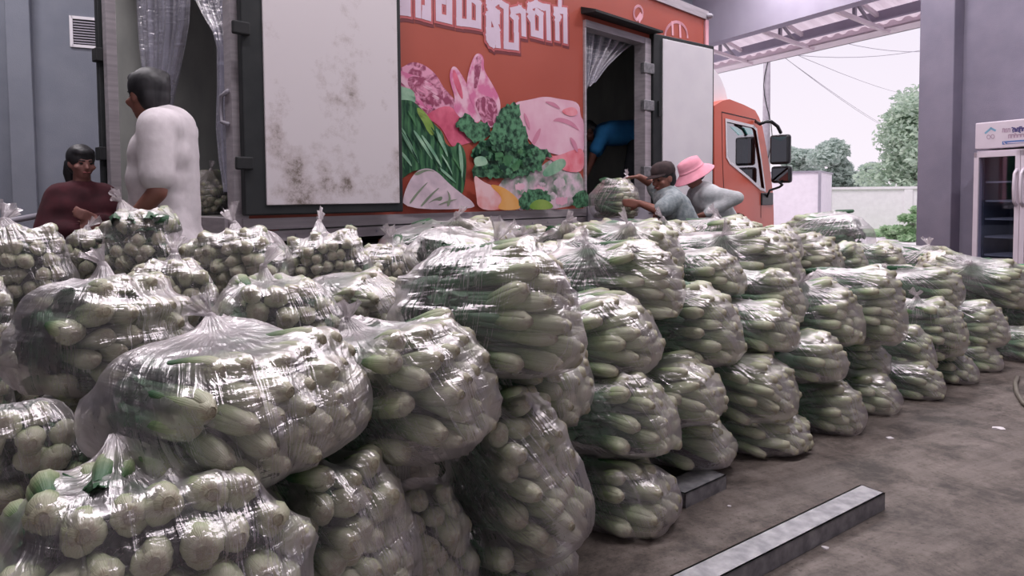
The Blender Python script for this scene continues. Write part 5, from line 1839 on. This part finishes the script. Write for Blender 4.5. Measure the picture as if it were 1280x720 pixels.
# all the others in one mesh
VV, FF, UU, off = [], [], [], 0
for bi, b in enumerate(bags):
    lod = 2 if b['d'] < 2.4 else (1 if b['d'] < 3.6 else 0)
    if b.get('filler'): lod = 0
    for ci, (M, var) in enumerate(b['ch']):
        if (bi, ci) in INDIV: continue
        v, f, u = LOW[lod][var % len(LOW[lod])]
        A_ = b['Mn'] @ M
        VV.append(v @ A_[:3, :3].T + A_[:3, 3])
        FF.append(f + off)
        UU.append(u)
        off += len(v)
# crumpled loose leaf ends lying against the film at the leafy end of the bags
lg = 3
for bi, b in enumerate(bags):
    if b.get('filler') or not b['one']: continue
    rs = random.Random(3000 + bi)
    nleaf = 190 if b['d'] < 2.3 else 75
    for _ in range(nleaf):
        D = Vector((-abs(rs.gauss(0, 1)) * 1.4 - 0.1, rs.gauss(0, 1), rs.gauss(0, 0.8))).normalized()
        rr = float(superr(np.array([D]), b['a'], b['b'], b['h'], b['n'])[0]) * rs.uniform(0.62, 0.77)
        p = D * rr
        if p.x > -0.12 * b['a'] or D.z > 0.28: continue
        k_ = 1 - b['slump'] * p.z / b['h']
        p = Vector((p.x * k_, p.y * k_, p.z))
        t1 = D.cross(Vector((rs.gauss(0, 1), rs.gauss(0, 1), rs.gauss(0, 1)))).normalized()
        t2 = D.cross(t1)
        s1, s2 = rs.uniform(0.035, 0.065), rs.uniform(0.022, 0.04)
        g_ = []
        for i in range(lg + 1):
            for j in range(lg + 1):
                u, v = i / lg * 2 - 1, j / lg * 2 - 1
                g_.append(p + t1 * (u * s1) + t2 * (v * s2 * (1 - 0.5 * u * u)) + D * (0.010 * math.sin(3 * u + p.x * 40) - 0.016 * u * u + rs.uniform(-0.008, 0.002)))
        Gw = np.array([list(b['M'] @ q) for q in g_])
        VV.append(Gw)
        FF.append(np.array([(i * (lg + 1) + j, i * (lg + 1) + j + 1, (i + 1) * (lg + 1) + j + 1, (i + 1) * (lg + 1) + j) for i in range(lg) for j in range(lg)]) + off)
        UU.append(np.array([(j / lg, 0.62 + 0.3 * abs(j / lg * 2 - 1)) for i in range(lg + 1) for j in range(lg + 1)]))
        off += len(Gw)
EXTRA = []      # bags elsewhere (truck, in hand) add their heads here
def joined_choys(name, VV, FF, UU):
    V_, F_, U_ = np.concatenate(VV), np.concatenate(FF), np.concatenate(UU)
    me = bpy.data.meshes.new(name)
    me.vertices.add(len(V_))
    me.vertices.foreach_set('co', V_.astype(np.float32).ravel())
    me.loops.add(F_.size)
    me.loops.foreach_set('vertex_index', F_.astype(np.int32).ravel())
    me.polygons.add(len(F_))
    me.polygons.foreach_set('loop_start', np.arange(0, F_.size, 4, dtype=np.int32))
    me.polygons.foreach_set('use_smooth', np.ones(len(F_), dtype=bool))
    l = me.uv_layers.new(name='UVMap')
    l.data.foreach_set('uv', U_[F_.ravel()].astype(np.float32).ravel())
    me.materials.append(MATS['bok_choy'])
    me.update(calc_edges=True)
    me.validate()
    return link(name, me)

# ---------------------------------------------------------------- the plastic
def film(b, bi, nlat, nlon, parent):
    rs = np.random.default_rng(5000 + bi)
    a, bb, h = b['a'] + 0.006, b['b'] + 0.006, b['h'] + 0.004
    # tied neck direction in the bag's frame
    if b['knot']:
        kp = at(b['knot'][0], b['knot'][1], b['d'] + 0.45 * b['b'])
        k = (b['M'].inverted() @ kp)
        k = Vector((k.x, k.y, max(k.z, 0.02)))
        k = (k + Vector((0, 0, 0.12))).normalized() if k.length > 1e-3 else Vector((0, 0, 1))
    else:
        k = Vector((-0.7, rs.uniform(-0.3, 0.3), 0.75)).normalized()
    u = k.orthogonal().normalized()
    w_ = k.cross(u)
    th = (np.linspace(0, 1, nlat) ** 1.15) * math.pi
    ph = np.linspace(0, 2 * math.pi, nlon + 1)
    TH, PH = np.meshgrid(th, ph, indexing='ij')
    kn, un, wn_ = np.array(k), np.array(u), np.array(w_)
    D = (np.cos(TH)[..., None] * kn + (np.sin(TH) * np.cos(PH))[..., None] * un + (np.sin(TH) * np.sin(PH))[..., None] * wn_)
    D = D.reshape(-1, 3)
    rb = superr(D, a, bb, h, b['n'])
    # shrink on to the heads
    pv, pf, base = [], [], 0
    for (M, var) in b['raw']:
        pv += (PV @ M[:3, :3].T + M[:3, 3]).tolist()
        pf += [tuple(base + q for q in f) for f in PFl]
        base += len(PV)
    r = rb.copy()
    if pv:
        tree_ = BVHTree.FromPolygons(pv, pf)
        for i in range(len(D)):
            dv = Vector(D[i])
            far = rb[i] * 1.25
            hit = tree_.ray_cast(dv * far, -dv, far)
            if hit[0] is not None:
                r[i] = min(max(hit[0].length + 0.004, rb[i] * (0.93 if D[i, 2] < 0.25 * h else 0.84)), rb[i] * 1.20)
            else:
                r[i] = rb[i] * (0.985 if D[i, 2] < 0.2 else 0.93)
    r = r.reshape(nlat, nlon + 1)
    hitr = r.copy()
    for _ in range(5):      # film spans from bump to bump
        sm = r.copy()
        sm[1:-1] = (r[:-2] + r[2:] + 2 * r[1:-1]) / 4
        sm2 = (np.roll(sm[:, :-1], 1, 1) + np.roll(sm[:, :-1], -1, 1) + 2 * sm[:, :-1]) / 4
        sm[:, :-1] = sm2
        sm[:, -1] = sm[:, 0]
        r = np.maximum(sm, hitr * 0.995) if _ < 4 else np.maximum(sm, hitr * 0.99)
    # gathers running into the neck
    fall = np.exp(-TH / 0.42)
    f1, f2 = rs.integers(17, 26), rs.integers(31, 44)
    pl = 0.5 * np.sin(f1 * PH + rs.uniform(0, 6) + 0.8 * np.sin(3 * PH)) + 0.5 * np.sin(f2 * PH + rs.uniform(0, 6))
    r = r * (1 + 0.022 * pl * fall)
    if b['knot']:
        r = r + 0.05 * np.exp(-(TH / 0.16) ** 2)
    # slack folds between the gathers
    r = r * (1 + 0.010 * np.sin(7 * PH + 5 * np.sin(2 * TH + bi)) * np.sin(TH))
    ofs = Vector((bi * 3.7, bi * 1.3, 0))
    cre = np.array([0.020 * mnoise.noise(Vector(d_) * 5.5 + ofs) - 0.020 * abs(mnoise.noise(Vector(d_) * 9.0 + ofs)) for d_ in D]).reshape(nlat, nlon + 1)
    cre[:, -1] = cre[:, 0]
    r = r * (1 + cre + 0.006)
    P = D.reshape(nlat, nlon + 1, 3) * r[..., None]
    P[0, :, :] = P[0, :, :].mean(axis=0)
    P[-1, :, :] = P[-1, :, :].mean(axis=0)
    P[..., 2] = np.maximum(P[..., 2], -BF * b['h'] - 0.006 + 0.004 * np.sin(9 * PH + 4 * TH))
    P[..., :2] *= (1 - b['slump'] * np.clip(P[..., 2:3] / b['h'], -1.1, 1.1))
    # nothing below the floor
    floor_l = -b['c'].z + 0.003
    P[..., 2] = np.maximum(P[..., 2], floor_l)
    UV = np.stack([PH / (2 * math.pi), TH / math.pi], axis=-1)
    o = grid_mesh('film', P, 'film_clear', parent, UV)
    return o, k, float(r[0].mean())
def tail(b, bi, k, r0, parent, size):
    """loose ruffled end of the film above the tie"""
    rs = random.Random(9000 + bi)
    nu, nv = 8, 41
    aa = rs.uniform(0, 6.28)
    up = (Vector(k) * 0.45 + Vector((math.cos(aa) * .7, math.sin(aa) * .7, 0.45))).normalized()
    s = up.orthogonal().normalized()
    s = Matrix.Rotation(rs.uniform(0, 6.28), 3, up) @ s
    q = up.cross(s)
    p0 = Vector(k) * (r0 - 0.008)
    p0.x *= 1 - b['slump'] * p0.z / b['h']; p0.y *= 1 - b['slump'] * p0.z / b['h']
    P = np.zeros((nu, nv, 3)); UV = np.zeros((nu, nv, 2))
    p1, p2 = rs.uniform(0, 6), rs.uniform(0, 6)
    lean = s * rs.uniform(-0.5, 0.5)
    for i in range(nu):
        t = i / (nu - 1)
        for j in range(nv):
            a = 2 * math.pi * j / (nv - 1)
            rad = 0.007 + size * (0.52 * t ** 1.2) * (1 + 0.22 * math.sin(2 * a + p1))
            rad *= 1 + 0.20 * math.sin(9 * a + p2) * t
            hgt = size * t * (1.0 + 0.25 * math.sin(a + p1) + 0.10 * math.sin(5 * a + p2) * t)
            p = p0 + up * hgt + s * (rad * math.cos(a)) + q * (rad * 0.22 * math.sin(a) + 0.012 * t * math.sin(3 * math.cos(a) * 2 + p2)) + lean * (size * t * t * 0.6)
            P[i, j] = p
            UV[i, j] = (a / 6.283 * 0.5, 0.1 + 0.5 * t)
    grid_mesh('tied_tail', P, 'film_tail', parent, UV)
    MB().lathe([(0.004, -0.014), (0.010, -0.009), (0.012, 0.0), (0.010, 0.007), (0.005, 0.012)], 10, Matrix.Translation(p0) @ up.to_track_quat('Z', 'Y').to_matrix().to_4x4()).build('tie_knot', 'film_tail', parent, True)
def make_bag(b, bi):
    e = empty('vegetable_bag')
    e.matrix_world = b['M']
    tag(e, b['label'], 'bag', b['grp'])
    if b.get('filler'): res = (20, 28)
    elif b['d'] < 2.2: res = (64, 96)
    elif b['d'] < 3.6: res = (44, 64)
    else: res = (30, 44)
    o, k, r0 = film(b, bi, res[0], res[1], e)
    if b['knot']:
        tail(b, bi, k, r0, e, 0.045 + 0.035 * random.Random(bi).random())
    return e
for bi, b in enumerate(bags):
    make_bag(b, bi)

# ================================================================ PEOPLE
TEX = bpy.data.textures.new('cloth_folds', 'CLOUDS')
TEX.noise_scale = 0.22
def remeshed(mb, name, mat, parent, voxel, folds=0.0, smooth=6):
    o = mb.build(name, mat, parent, True)
    m = o.modifiers.new('one_skin', 'REMESH')
    m.mode = 'VOXEL'
    m.voxel_size = voxel
    m.use_smooth_shade = True
    sm = o.modifiers.new('soften', 'SMOOTH')
    sm.iterations = smooth
    sm.factor = 0.5
    if folds:
        d = o.modifiers.new('folds', 'DISPLACE')
        d.texture = TEX
        d.strength = folds
        d.mid_level = 0.5
    return o
def V(*a): return Vector(a)
def hand(mb, wrist, tip_dir, palm_n, curl, sgn):
    """palm, four unequal bent fingers, thumb from the side of the palm"""
    t = Vector(tip_dir).normalized()
    n = (Vector(palm_n) - t * Vector(palm_n).dot(t)).normalized()
    s = t.cross(n)
    w = Vector(wrist)
    knuck = w + t * 0.085
    for k in range(4):
        o = (k - 1.5) * 0.019
        mb.cone(w + s * o * 0.5 + t * 0.01, knuck + s * o, 0.016, 0.012, 8)
        L = (0.062, 0.072, 0.068, 0.052)[k]
        a = knuck + s * o
        d1 = (t * math.cos(curl) + n * math.sin(curl)).normalized()
        d2 = (t * math.cos(curl * 2.1) + n * math.sin(curl * 2.1)).normalized()
        b = a + d1 * L * 0.55
        mb.cone(a, b, 0.0095, 0.0085, 8)
        mb.cone(b, b + d2 * L * 0.5, 0.0085, 0.0075, 8)
    a = w + t * 0.03 + s * (0.028 * sgn)
    b = a + (t * 0.7 + s * 0.6 * sgn + n * 0.3).normalized() * 0.04
    mb.cone(a, b, 0.012, 0.010, 8)
    mb.cone(b, b + (t * 0.8 + s * 0.1 * sgn + n * 0.5).normalized() * 0.03, 0.010, 0.008, 8)
def lerp(a, b, t): return Vector(a).lerp(Vector(b), t)
def torso(mb, J, inf, hem=None):
    Ls, Rs, Lh, Rh = (Vector(J[k]) for k in ('Ls', 'Rs', 'Lhip', 'Rhip'))
    ms, mh = (Ls + Rs) / 2, (Lh + Rh) / 2
    mb.cone(lerp(Ls, Rs, 0.10), lerp(Ls, Rs, 0.90), 0.068 + inf, 0.068 + inf)
    belly = J.get('belly', 0.0)
    fw = J['fwd_t']
    for u in (0.22, 0.42, 0.62, 0.82, 1.0):
        c = ms.lerp(mh, u)
        half = (Rs - Ls).normalized() * float(np.interp(u, [0, .3, .65, 1], [0.105, 0.095, 0.075, 0.085]))
        r = float(np.interp(u, [0, .3, .65, 1], [0.095, 0.108, 0.10, 0.105])) + inf
        off = fw * belly * math.sin(u * math.pi)
        mb.cone(c - half + off, c + half + off, r, r)
    mb.cone(ms, mh, 0.10 + inf, 0.10 + inf)
    if hem:
        dn = (mh - ms).normalized()
        half = (Rs - Ls).normalized() * 0.10
        mb.cone(mh - half, mh - half + dn * hem, 0.105 + inf, 0.108 + inf)
        mb.cone(mh + half, mh + half + dn * hem, 0.105 + inf, 0.108 + inf)
        mb.cone(mh, mh + dn * hem, 0.115 + inf, 0.118 + inf)
def head(mb, c, fwd, up, s=1.0):
    f = Vector(fwd).normalized()
    u = (Vector(up) - f * Vector(up).dot(f)).normalized()
    r = f.cross(u)
    Rm = Matrix((r, f, u)).transposed()
    def P(x, y, z): return Vector(c) + Rm @ Vector((x * s, y * s, z * s))
    mb.ball(P(0, -0.012, 0.025), 0.1 * s, 3, (0.77, 0.92, 0.90), Rm)
    mb.ball(P(0, 0.020, -0.030), 0.1 * s, 3, (0.66, 0.70, 0.80), Rm)
    mb.ball(P(0, 0.050, -0.082), 0.1 * s, 2, (0.40, 0.36, 0.30), Rm)
    mb.cone(P(0, 0.082, 0.012), P(0, 0.104, -0.026), 0.010 * s, 0.015 * s, 8)
    mb.cone(P(-0.035, 0.074, 0.022), P(0.035, 0.074, 0.022), 0.014 * s, 0.014 * s, 8)
    mb.cone(P(-0.02, 0.083, -0.058), P(0.02, 0.083, -0.058), 0.010 * s, 0.010 * s, 8)
    for sx in (-1, 1):
        mb.ball(P(sx * 0.078, -0.008, -0.01), 0.03 * s, 2, (0.35, 0.7, 1.1), Rm)
        mb.ball(P(sx * 0.045, 0.062, -0.025), 0.03 * s, 2, (1, 0.7, 0.8), Rm)
    return P, Rm
def person(name, label, loc, yaw, J, spec):
    root = empty(name, loc, yaw)
    tag(root, label, 'person')
    ms = (Vector(J['Ls']) + Vector(J['Rs'])) / 2
    mh = (Vector(J['Lhip']) + Vector(J['Rhip'])) / 2
    side_v = (Vector(J['Rs']) - Vector(J['Ls'])).normalized()
    J['fwd_t'] = (ms - mh).normalized().cross(side_v).normalized() * -1
    if J['fwd_t'].y < 0 and J['fwd_t'].z > -0.5: J['fwd_t'] = -J['fwd_t']
    b = MB()
    torso(b, J, 0.0)
    nk = ms + Vector(J.get('neck_off', (0, 0.0, 0.03)))
    b.cone(nk - (ms - mh).normalized() * 0.03, lerp(nk, J['head'], 0.6), 0.060, 0.054)
    P, Rm = head(b, J['head'], J['look'], J.get('head_up', (0, 0, 1)), spec.get('head_s', 1.0))
    for S, sg in (('L', 1), ('R', -1)):
        b.cone(J[S + 's'], J[S + 'e'], 0.052, 0.042)
        b.cone(J[S + 'e'], J[S + 'w'], 0.042, 0.028)
        d = Vector(J[S + 'w']) - Vector(J[S + 'e'])
        hd = Vector(J.get(S + 'hd', d))
        hand(b, J[S + 'w'], hd, J.get(S + 'pn', (-0.4 * sg * -1, 0.6, -0.2)), J.get('curl', 0.55), sg)
        b.cone(J[S + 'hip'], J[S + 'k'], 0.088, 0.058)
        b.cone(J[S + 'k'], J[S + 'a'], 0.056, 0.040)
        a = Vector(J[S + 'a'])
        b.cone(a + V(0, -0.03, -0.035), a + V(0, 0.15, -0.05), 0.038, 0.028)
        b.ball(a + V(0, 0.06, -0.035), 0.04, 2, (0.95, 1.8, 0.8))
    remeshed(b, 'body', spec['skin'], root, spec.get('voxel', 0.009), 0, 4)
    # face
    for sx in (-1, 1):
        MB().ball(P(sx * 0.031, 0.078, 0.006), 0.011, 2, (1.2, 0.7, 0.75), Rm).build('eye', 'eye_dark', root, True)
        MB().cone(P(sx * 0.016, 0.090, 0.026), P(sx * 0.048, 0.078, 0.028), 0.0045, 0.003, 8).build('eyebrow', 'hair_black', root, True)
    MB().cone(P(-0.019, 0.092, -0.058), P(0.019, 0.092, -0.058), 0.006, 0.006, 8).build('lips', 'lips', root, True)
    # clothes
    sh = MB()
    torso(sh, J, spec.get('loose', 0.022), spec.get('hem', 0.10))
    for S in 'LR':
        if spec['sleeve'] == 'short':
            sh.cone(J[S + 's'], lerp(J[S + 's'], J[S + 'e'], 0.78), 0.078, 0.078)
        else:
            sh.cone(J[S + 's'], J[S + 'e'], 0.074, 0.060)
            sh.cone(J[S + 'e'], lerp(J[S + 'e'], J[S + 'w'], 0.92), 0.060, 0.046)
    remeshed(sh, 'shirt', spec['shirt'], root, 0.011, 0.012, 26)
    if spec.get('collar'):
        up = (Vector(J['head']) - nk).normalized()
        q = up.to_track_quat('Z', 'Y').to_matrix().to_4x4()
        MB().lathe([(0.092, -0.035), (0.080, 0.012), (0.074, 0.020), (0.072, 0.010), (0.086, -0.035)], 24, Matrix.Translation(nk + up * 0.012) @ q).build('collar', spec['shirt'], root, True)
    tr = MB()
    for S in 'LR':
        tr.cone(J[S + 'hip'], J[S + 'k'], 0.108, 0.076)
        tr.cone(J[S + 'k'], lerp(J[S + 'k'], J[S + 'a'], 0.92), 0.076, 0.062)
    tr.cone(J['Lhip'], J['Rhip'], 0.118, 0.118)
    remeshed(tr, 'trousers', spec['trousers'], root, 0.013, 0.015, 5)
    for S in 'LR':
        a = Vector(J[S + 'a'])
        f = MB()
        f.cone(a + V(0, -0.035, -0.035), a + V(0, 0.14, -0.045), 0.045, 0.036)
        f.box(a.x - 0.048, a.x + 0.048, a.y - 0.08, a.y + 0.20, a.z - 0.082, a.z - 0.06, 0.01)
        remeshed(f, 'shoe', 'black_plastic', root, 0.012, 0, 2)
    h = MB()
    kind = spec['hair']
    h.ball(P(0, -0.020, 0.040), 0.1, 3, (0.90, 1.02, 0.95) if kind == 'short' else (0.86, 0.98, 0.92), Rm)
    h.ball(P(0, -0.052, -0.010), 0.1, 3, (0.74, 0.62, 0.85), Rm)
    if kind == 'short':
        h.ball(P(0, 0.030, 0.085), 0.1, 2, (0.66, 0.62, 0.42), Rm)
        h.ball(P(0.02, -0.07, 0.075), 0.055, 2, (1.0, 0.8, 0.8), Rm)
        h.ball(P(0.02, 0.045, 0.082), 0.05, 2, (1.2, 0.9, 0.6), Rm)
        for sx in (-1, 1): h.ball(P(sx * 0.068, 0.0, 0.015), 0.03, 2, (0.6, 0.9, 1.3), Rm)
    if kind == 'tail':
        h.ball(P(0, 0.020, 0.080), 0.1, 2, (0.74, 0.70, 0.42), Rm)
        h.ball(P(0, -0.115, 0.035), 0.045, 2, (1, 1, 1), Rm)
        h.tube([P(0, -0.12, 0.03), P(0.01, -0.165, -0.02), P(0.01, -0.175, -0.10), P(0.0, -0.165, -0.18), P(0, -0.15, -0.25)], [0.032, 0.042, 0.044, 0.034, 0.008], 10)
    remeshed(h, 'hair', 'hair_black', root, 0.008, 0.016 if kind == 'short' else 0.008, 3)
    if spec.get('cap'):
        q = Matrix.Translation(P(0, -0.012, 0.035)) @ Rm.to_4x4()
        MB().lathe([(0.098, 0.0), (0.102, 0.02), (0.098, 0.055), (0.078, 0.088), (0.042, 0.104), (0.0, 0.108)], 24, q @ Matrix.Diagonal((0.92, 1.06, 1, 1))).build('cap_crown', 'cap_dark', root, True)
        vb = []
        for i in range(9):
            a = R(-68 + 17 * i)
            vb += [(0.092 * math.sin(a), 0.10 * math.cos(a) , 0.012), (0.085 * math.sin(a), 0.10 * math.cos(a) + 0.075 * math.cos(a), -0.004)]
        vb2 = [(x, y, z + 0.005) for x, y, z in vb]
        n = len(vb)
        fs = [(2 * i, 2 * i + 1, 2 * i + 3, 2 * i + 2) for i in range(8)] + [(n + 2 * i, n + 2 * i + 2, n + 2 * i + 3, n + 2 * i + 1) for i in range(8)] + [(2 * i + 1, n + 2 * i + 1, n + 2 * i + 3, 2 * i + 3) for i in range(8)]
        MB().add([q @ Vector(p) for p in vb + vb2], fs).build('cap_brim', 'cap_dark', root, True)
    if spec.get('bucket'):
        q = Matrix.Translation(P(0, -0.012, 0.03)) @ Rm.to_4x4()
        pr_ = [(0.185, -0.055), (0.155, -0.025), (0.112, 0.005), (0.106, 0.05), (0.096, 0.092), (0.07, 0.104), (0.0, 0.108)]
        MB().lathe(pr_ + [(0.0, 0.104), (0.066, 0.098), (0.09, 0.086), (0.10, 0.05), (0.106, 0.003), (0.15, -0.030), (0.183, -0.060), (0.185, -0.055)], 28, q @ Matrix.Diagonal((0.94, 1.06, 1, 1))).build('bucket_hat', 'hat_pink', root, True)
        MB().lathe([(0.112, 0.006), (0.1125, 0.012), (0.109, 0.026), (0.108, 0.026)], 28, q @ Matrix.Diagonal((0.95, 1.07, 1, 1))).build('hat_band', 'hat_pink', root, True)
    return root
LEGS = dict(Lhip=(-0.09, 0, 0.92), Rhip=(0.09, 0, 0.92), Lk=(-0.10, 0.03, 0.50), Rk=(0.10, 0.02, 0.50), La=(-0.11, 0.0, 0.085), Ra=(0.11, 0.02, 0.085))
def legs(px=0, py=0, pz=0.92, kn=0.03):
    d = {}
    for S, s in (('L', -1), ('R', 1)):
        d[S + 'hip'] = (s * 0.09 + px, py, pz)
        d[S + 'k'] = (s * 0.11, py * 0.5 + kn, 0.50 * pz / 0.92)
        d[S + 'a'] = (s * 0.12, 0.0, 0.085)
    return d
# the man in white: back half turned, looking into the truck
mp_ = at(211, 250, 3.22)
J = dict(legs(0, -0.01, 0.93), Ls=(-0.185, -0.02, 1.47), Rs=(0.185, 0.0, 1.47), Le=(-0.25, -0.04, 1.18), Lw=(-0.225, 0.14, 0.985), Re=(0.25, 0.0, 1.18), Rw=(0.21, 0.18, 1.02),
         head=(0.02, 0.085, 1.635), look=(0.62, 0.78, -0.1), neck_off=(0, 0.01, 0.03), belly=0.035, Lhd=(0.02, 0.08, -0.06), Rhd=(0, .1, -0.03))
person('person', 'man in a white short-sleeved shirt standing at the truck\'s rear doorway', (mp_.x, mp_.y, 0), R(188 - 90), J,
       dict(skin='skin_brown', shirt='shirt_white', trousers='trousers_dark', sleeve='short', hem=0.12, loose=0.030, hair='short', collar=True))
# the woman in maroon by the back wall
wp_ = at(103, 250, 4.70)
J = dict(legs(0, 0, 0.80), Ls=(-0.155, 0, 1.175), Rs=(0.155, 0, 1.175), Le=(-0.235, 0.05, 0.95), Lw=(-0.05, 0.22, 1.02), Re=(0.235, 0.06, 0.95), Rw=(0.03, 0.21, 0.95),
         head=(0, 0.035, 1.40), look=(-0.25, 0.95, -0.16), Lhd=(0.9, 0.3, 0.35), Rhd=(-0.9, 0.4, 0.4), Lpn=(0, -0.9, 0.2), Rpn=(0, -0.9, 0.2))
person('person', 'woman with a black ponytail in a dark maroon top beside the barrier rail', (wp_.x, wp_.y, 0), R(-52 - 90), J,
       dict(skin='skin_light', shirt='shirt_maroon', trousers='trousers_dark', sleeve='long', hem=0.10, hair='tail', head_s=0.94, collar=True, loose=0.03))
# the capped worker reaching a bag in through the side door
kp_ = at(842, 250, 5.66)
hx_ = hb_ - kp_
J = dict(legs(0, -0.12, 0.82), Ls=(-0.18, 0.03, 1.10), Rs=(0.18, 0.06, 1.12), Le=(-0.24, 0.16, 1.02), Lw=(-0.11, 0.29, 1.08), Re=(0.20, 0.14, 1.24), Rw=(0.12, 0.27, 1.305),
         head=(0, 0.085, 1.285), look=(-0.45, 0.85, -0.25), neck_off=(0, 0.03, 0.03), Lhd=(0.12, .9, 0.05), Rhd=(0, .9, -0.05), Lpn=(1, 0, 0), Rpn=(0, 0, -1), curl=0.3)
person('person', 'worker in a dark cap and faded denim shirt lifting a bag to the truck', (kp_.x, kp_.y, 0), R(178 - 90), J,
       dict(skin='skin_brown', shirt='shirt_denim', trousers='trousers_dark', sleeve='short', hem=0.10, hair='plain', cap=True, collar=True, loose=0.03))
# the stooping worker in the pink hat
qp_ = at(884, 250, 6.10)
J = dict(legs(0, -0.20, 0.80), Ls=(-0.18, 0.02, 1.15), Rs=(0.18, 0.04, 1.15), Le=(-0.30, -0.15, 1.12), Lw=(-0.20, 0.10, 0.98), Re=(0.22, 0.15, 0.96), Rw=(0.15, 0.33, 0.98),
         head=(0, 0.14, 1.335), look=(-0.15, 0.85, -0.5), neck_off=(0, 0.04, 0.03), Lhd=(0.3, .8, -0.4), Rhd=(0, .9, 0))
person('person', 'stooping worker in a pink bucket hat, pale grey sleeves and maroon trousers', (qp_.x, qp_.y, 0), R(186 - 90), J,
       dict(skin='skin_brown', shirt='shirt_grey', trousers='trousers_maroon', sleeve='long', hem=0.02, hair='plain', bucket=True, loose=0.03))
# the loader bent over inside the truck
lx_, lz_ = side(784, 200, 0.62)
lp = TO + TT * lx_ + TL * 0.62
J = dict(legs(0, -0.14, 0.82), Ls=(-0.18, 0.24, 0.80), Rs=(0.18, 0.26, 0.82), Le=(-0.20, 0.36, 0.58), Lw=(-0.12, 0.44, 0.36), Re=(0.20, 0.38, 0.58), Rw=(0.12, 0.46, 0.38),
         head=(0, 0.42, 0.84), look=(0, 0.55, -0.8), head_up=(0, 0.8, 0.6), neck_off=(0, 0.05, 0.0))
person('person', 'loader in a blue shirt bent over inside the truck\'s side door', (lp.x, lp.y, ZF), R(168 - 90), J,
       dict(skin='skin_brown', shirt='shirt_blue', trousers='trousers_dark', sleeve='short', hem=0.03, hair='plain', loose=0.04))
rest = joined_choys('bok_choy_heap', VV, FF, UU)
tag(rest, 'countless further bok choy heads filling the bags deeper in the pile', 'bok choy', None, 'stuff')
print('joined tris', len(rest.data.polygons) * 2)
